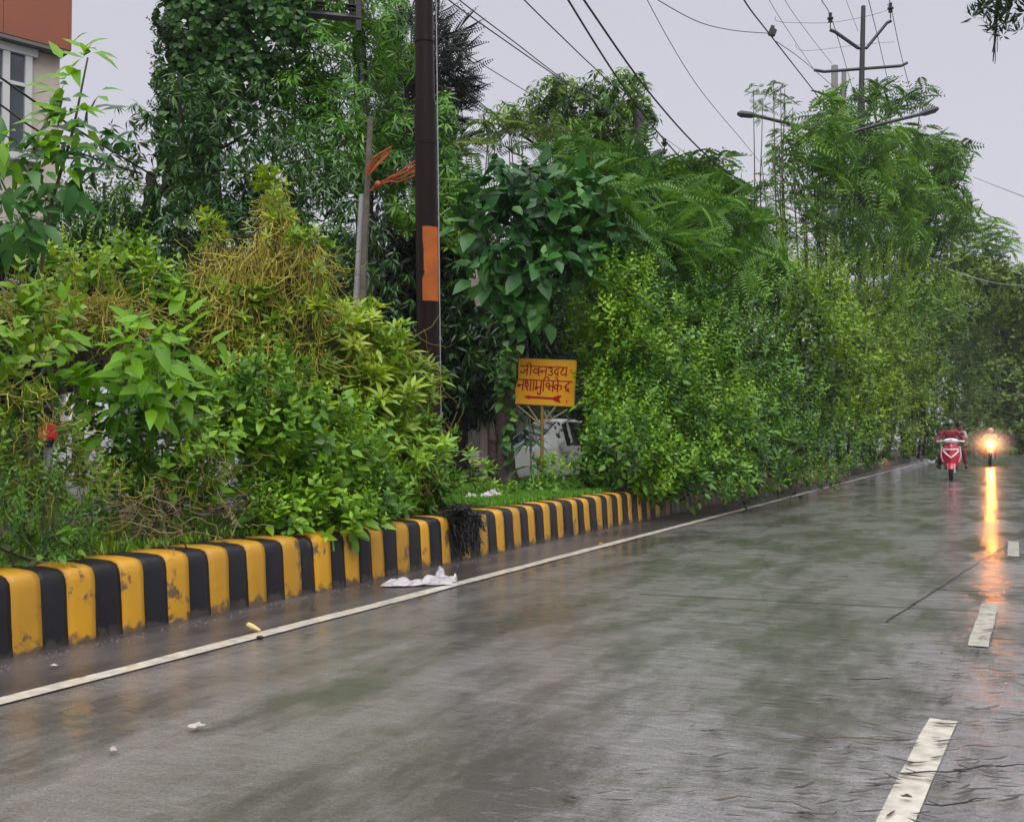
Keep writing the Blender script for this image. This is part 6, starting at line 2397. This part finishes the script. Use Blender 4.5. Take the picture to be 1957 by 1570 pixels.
# overhanging branch, top right, close to the camera
e = plant('overhanging_branch', 'near tree branch tips hanging into the top right corner', 'branch')
cb = P(2250, -300, 6.5)
trunk(e, M['bark'], [([P(2120, -420, 6.0), P(2010, -160, 6.2), P(1935, -60, 6.4), P(1905, 10, 6.4), P(1903, 60, 6.4), P(1898, 118, 6.4)], .03, .003), ([P(2010, -160, 6.2), P(1960, -60, 6.3), P(1955, 0, 6.3)], .012, .004)], 'twig', 6)
foliage('leaves', e, M['mango'], [(1905, 18, 38, 26, 6.4, .12, 1), (1938, 5, 32, 22, 6.4, .12, 1), (1925, 40, 34, 18, 6.4, .1, .8), (1990, -40, 60, 50, 6.3, .2, 1), (1900, 62, 16, 14, 6.4, .05, 1)], 'mango', 230, seed=95, scale=.30, tint=.25, axis=(.4, -.9, .4))
strands('hanging_catkin', e, M['darkleaf'], [(P(1903 + k * 2.0, 60, 6.4), P(1896 + k * 5, 122 - abs(k - 1) * 22, 6.4)) for k in range(-1, 7)], .003, 4, 8, .002, 0, kind=None, tint=.3)
# the tree it belongs to stands on the right pavement, outside the frame
tb = Vector((4.9, 3.2, .13))
trunk(e, M['bark'], [([tb, tb + Vector((-.1, .3, 2.6)), P(2600, -620, 5.2), P(2120, -420, 6.0)], .16, .03)], 'trunk', 8)
settle(e, tb)
# trees along the right of the road, outside the frame but mirrored on the wet road
for i, u in enumerate((30, 48, 70)):
    c = R(u, 11.5)
    e = plant('roadside_tree', ('first', 'second', 'third')[i] + ' rounded tree along the right pavement out of view', 'tree')
    foliage('crown', e, M['farleaf'], [(978.5 + F * (c.x + dx) / c.y, 840 - F * (z - 1.1) / c.y, 1.6 * F / c.y, 1.4 * F / c.y, c.y, 1.6) for dx, z in ((0, 4.6), (1.2, 4.0), (-1.1, 4.1), (.2, 5.6))], 'far', 9, seed=170 + i, scale=.9, cull=False)
    trunk(e, M['bark'], [([Vector((c.x, c.y, 0)), Vector((c.x + .1, c.y, 3)), Vector((c.x, c.y, 5))], .2, .08)], 'trunk', 8)
    settle(e, (c.x, c.y, 0))

# tall hedge closing the view under the trees, shade put into its leaf colour
e = plant('boundary_hedge', 'dense hedge behind the far carriageway wall, shade put into its dark leaves', 'hedge')
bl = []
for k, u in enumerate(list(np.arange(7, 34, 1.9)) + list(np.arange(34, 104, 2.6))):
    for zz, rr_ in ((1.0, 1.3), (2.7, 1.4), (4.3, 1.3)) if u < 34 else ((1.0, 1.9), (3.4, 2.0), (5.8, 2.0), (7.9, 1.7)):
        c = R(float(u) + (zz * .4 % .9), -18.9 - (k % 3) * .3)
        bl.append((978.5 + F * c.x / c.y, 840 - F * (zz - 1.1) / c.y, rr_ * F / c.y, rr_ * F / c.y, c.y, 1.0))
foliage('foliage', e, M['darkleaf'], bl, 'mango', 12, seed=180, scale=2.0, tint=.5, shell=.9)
trunk(e, M['bark'], [([R(u, -18.9), R(u + .2, -18.9, 3.5)], .09, .04) for u in range(8, 62, 4)], 'stem', 6, split=True)
settle(e, R(30, -18.9))

# ================================================================== LITTER
def crumple(name, label, cat, c, sx_, sy_, h, m, seed, rz=0, nx=22, ny=12):
    rng = np.random.default_rng(seed)
    vs, fs = [], []
    ph = rng.uniform(0, 6, 12)
    for j in range(ny + 1):
        for i in range(nx + 1):
            x, y = i / nx - .5, j / ny - .5
            edge = 1 + .25 * math.sin(9 * x + ph[0]) * math.cos(7 * y + ph[1])
            r2 = max(0, 1 - (2 * x) ** 2) * max(0, 1 - (2 * y) ** 2)
            z = h * (r2 ** .5) * (.40 + .35 * math.sin(7 * x + 3 * y + ph[2]) + .25 * math.sin(13 * y - 9 * x + ph[3]) * math.cos(15 * x + ph[4])) + rng.uniform(0, h * .05)
            vs.append((x * sx_ * edge + rng.normal(0, sx_ * .008), y * sy_ * edge + rng.normal(0, sy_ * .02), z + .012))
    for j in range(ny):
        for i in range(nx):
            a = j * (nx + 1) + i
            fs.append((a, a + 1, a + nx + 2, a + nx + 1))
    me = bpy.data.meshes.new(name)
    me.from_pydata(vs, [], fs)
    o = link(name, me, None, m, loc=c, rotz=rz)
    tag(o, label, cat)
    return o


PLA = mat('white_plastic', (.50, .48, .52), .35, spec=.5, noise=.5, nscale=18, col2=(.32, .29, .28))
crumple('plastic_bag', 'crumpled white plastic bag lying across the white edge line', 'plastic bag', G(800, 1118), .50, .20, .085, PLA, 3, rz=.25)
crumple('plastic_bag', 'upright corner of torn white plastic next to the larger bag', 'plastic bag', G(848, 1113), .16, .20, .13, PLA, 5, rz=-.3)
crumple('plastic_bag', 'white plastic bag on the soil at the foot of the reddish trunk', 'plastic bag', G(915, 955, .42), .30, .2, .11, PLA, 7)
crumple('plastic_bag', 'second white bag right beside the bag near the reddish trunk', 'plastic bag', G(941, 952, .42), .22, .16, .11, PLA, 8, rz=.5)
crumple('paper_scrap', 'small white paper scrap on the kerb top left of the black weed', 'scrap', G(843, 976, .425), .09, .05, .025, PLA, 9)
YP = mat('banana_peel', (.62, .50, .18), .5)
mb = MB()
g0 = G(483, 1206, .01)
mb.tube([g0 + Vector((-.035, .04, .02)), g0 + Vector((-.025, .01, .035)), g0 + Vector((0, -.015, .03)), g0 + Vector((.05, -.03, .012))], [.006, .016, .016, .006], 8)
o = mb.build('peel', YP, None, smooth=True)
tag(o, 'curved yellow fruit peel on the white line', 'peel')
mb = MB()
mb.ball(tuple(G(497, 1217, .012)), (.022, .014, .01), 8, 6)
tag(mb.build('peel_tip', M['soot'], None, smooth=True), 'dark stub at the end of the yellow peel', 'peel')
# black matted weed over the kerb
e = plant('black_weed', 'matted black weed hanging over a yellow kerb block', 'weed')
rngw = np.random.default_rng(9)
sg = []
for i in range(620):
    a = G(868 + rngw.normal(0, 14), 968 + rngw.normal(0, 4), .44 + abs(rngw.normal(0, .03)))
    t = rngw.random()
    tx = 893 + rngw.normal(0, 11)
    a2 = R(0, 0) + a
    u_ = ku(min(915, max(865, tx)))
    top = R(u_ + rngw.normal(0, .03), kv(u_) - .03 - rngw.uniform(0, .1), .43)
    low = R(u_ + rngw.normal(0, .05), kv(u_) + .03 + rngw.uniform(0, .03), max(.05, .42 - abs(rngw.normal(0, .16))))
    if i % 3 == 0:
        sg.append((a, top))
    else:
        sg.append((top, low))
strands('strand', e, M['soot'], sg, .006, 10, 7, .012, 0)
settle(e, G(868, 972, .42))

# fallen leaves and twigs: thin dark eucalyptus leaves, mostly on the right
rngl = np.random.default_rng(77)
LT = []
for q in range(6):
    V, Fc = leaf(.10, .0135, [(.3, 1.0), (.7, .8)], .0, .2)
    k = rngl.uniform(-3.5, 3.5)
    V = V.copy()
    V[:, 0] += k * (V[:, 1] - .055) ** 2
    V[:, 2] += .004 + abs(rngl.normal(0, .002)) + 1.2 * (V[:, 1] - .055) ** 2
    fo = Fol()
    fo.inst((V, Fc, np.zeros(len(V))), np.zeros((1, 3)), np.eye(3)[None], np.ones(1), np.array([.5]))
    LT.append(fo.mesh('fallen_leaf', mat('wet_fallen_leaf_%d' % q, ((.02, .016, .014), (.03, .022, .014), (.05, .03, .02))[q % 3], .3)))
spots = []
for i in range(235):
    t = rngl.random()
    py = 1010 + 560 * rngl.random() ** .62
    edge_px = 1930 - (py - 840) * 1.05
    px = 1957 - abs(rngl.normal(0, 1)) * (1957 - edge_px) * .55
    if px < 1300:
        px = rngl.uniform(1300, 1957)
    spots.append((px, py, 1))
for i in range(60):
    spots.append((rngl.uniform(900, 1900), 1000 + 560 * rngl.random() ** .8, .8))
for px, py, s in spots:
    g = G(px, py, .009)
    o = bpy.data.objects.new('fallen_leaf', LT[rngl.integers(0, 6)])
    C.objects.link(o)
    o.location = g
    o.rotation_euler = (0, 0, rngl.normal(PI / 2, .5) + (PI if rngl.random() < .5 else 0))
    sc_ = s * rngl.uniform(.45, 1.3)
    o.scale = (sc_, sc_, sc_)
    tag(o, 'thin dark strip shaped leaf lying on the wet road', 'leaf', 'thin dark leaves strewn over the wet road')
# a few twigs with forks
rgt = random.Random(3)
for i, (px, py, L, lab) in enumerate(((1560, 1408, .36, 'long thin twig with a reddish fork at its left end on the road'), (1840, 1470, .30, 'long dark twig crossing right of the white dash near the right edge'), (1745, 1478, .25, 'thin twig lying across the lower white dash'),
                                      (1815, 1128, .34, 'flat dark twig beyond the near white dash'), (1640, 1300, .22, 'single thin twig in the middle of the right lane half'), (1790, 1540, .22, 'forked twig at the bottom right of the white dash'))):
    a = G(px - 20, py, .010)
    mb = MB()
    b = a + Vector((L, rgt.uniform(-.07, .07), 0))
    pts = [a.lerp(b, t) + Vector((0, rgt.uniform(-.016, .016), .003)) for t in (0, .2, .4, .6, .8, 1)]
    mb.tube(pts, [.002, .003, .0025, .003, .002, .001], 5)
    mb.tube([pts[1], pts[1] + Vector((-.03, .02, .006))], .0015, 5)
    mb.tube([pts[3], pts[3] + Vector((.06, .012, .004))], .0012, 5)
    o = mb.build('twig', M['drystem'] if i == 0 else M['soot'])
    c = a.copy()
    o.data.transform(Matrix.Translation(-c))
    o.location = c
    tag(o, lab, 'twig')
for i, (px, py, w_, col, lab) in enumerate(((1148, 1041, .05, (.45, .20, .02), 'small orange leaf on the white edge line'), (375, 1392, .06, (.42, .38, .36), 'pale flat scrap on the road at lower left'), (216, 1437, .035, (.38, .34, .32), 'small pale scrap left of the flat scrap'),
                                            (104, 1275, .03, (.48, .44, .36), 'tiny cream paper triangle between kerb and line'), (155, 1293, .035, (.06, .045, .03), 'small dark leaf on the white line at left'), (600, 1163, .06, (.03, .022, .018), 'dark clod between the kerb and the white line'),
                                            (1732, 1528, .03, (.02, .016, .014), 'curled black leaf on the lower white dash'), (1800, 1252, .016, (.015, .012, .010), 'small black seed pod near the right edge'))):
    g = G(px, py, .008)
    crumple('litter_scrap', lab, 'litter', g, w_, w_ * .6, w_ * .35, mat('scrap_%d' % i, col, .5), 20 + i, rz=i, nx=6, ny=5)
# pebbles and grit along the foot of the kerb
rngp = np.random.default_rng(12)
fo = Fol()
PV = np.array([(1, 0, 0), (0, 1, 0), (-1, 0, 0), (0, -1, 0), (0, 0, .7)], float)
PF = np.array([(0, 1, 4), (1, 2, 4), (2, 3, 4), (3, 0, 4)])
n = 1500
uu = rngp.uniform(3, 26, n)
vv = -4.46 + np.abs(rngp.normal(0, .07, n))
pp = np.stack([uu * RS + vv * RC, uu * RC - vv * RS, np.full(n, .004)], 1)
fo.inst((PV, PF, np.zeros(5)), pp, frames(np.tile((0, 0, 1.), (n, 1)), rngp), rngp.uniform(.002, .010, n), np.zeros(n))
o = link('grit', fo.mesh('grit', mat('grit', (.14, .12, .10), .7, noise=.9, nscale=30, col2=(.03, .025, .02))))
o['kind'] = 'stuff'

# ------------------------------------------------------------------ rain haze
def haze():
    mb = MB()
    mb.box((10, 100, 13.0), (260, 320, 28.2))
    o = mb.build('haze', None)
    o.data.materials.clear()
    m = bpy.data.materials.new('rain_haze')
    m.use_nodes = True
    t = m.node_tree
    t.nodes.clear()
    out = t.nodes.new('ShaderNodeOutputMaterial')
    v = t.nodes.new('ShaderNodeVolumePrincipled')
    v.inputs['Color'].default_value = (.80, .82, .86, 1)
    v.inputs['Density'].default_value = .0004
    t.links.new(v.outputs[0], out.inputs['Volume'])
    o.data.materials.append(m)
    tag(o, kind='stuff')


import os
HAZE = True
if HAZE:
    haze()
print('triangles of foliage', TRI[0], 'objects', len(bpy.data.objects))
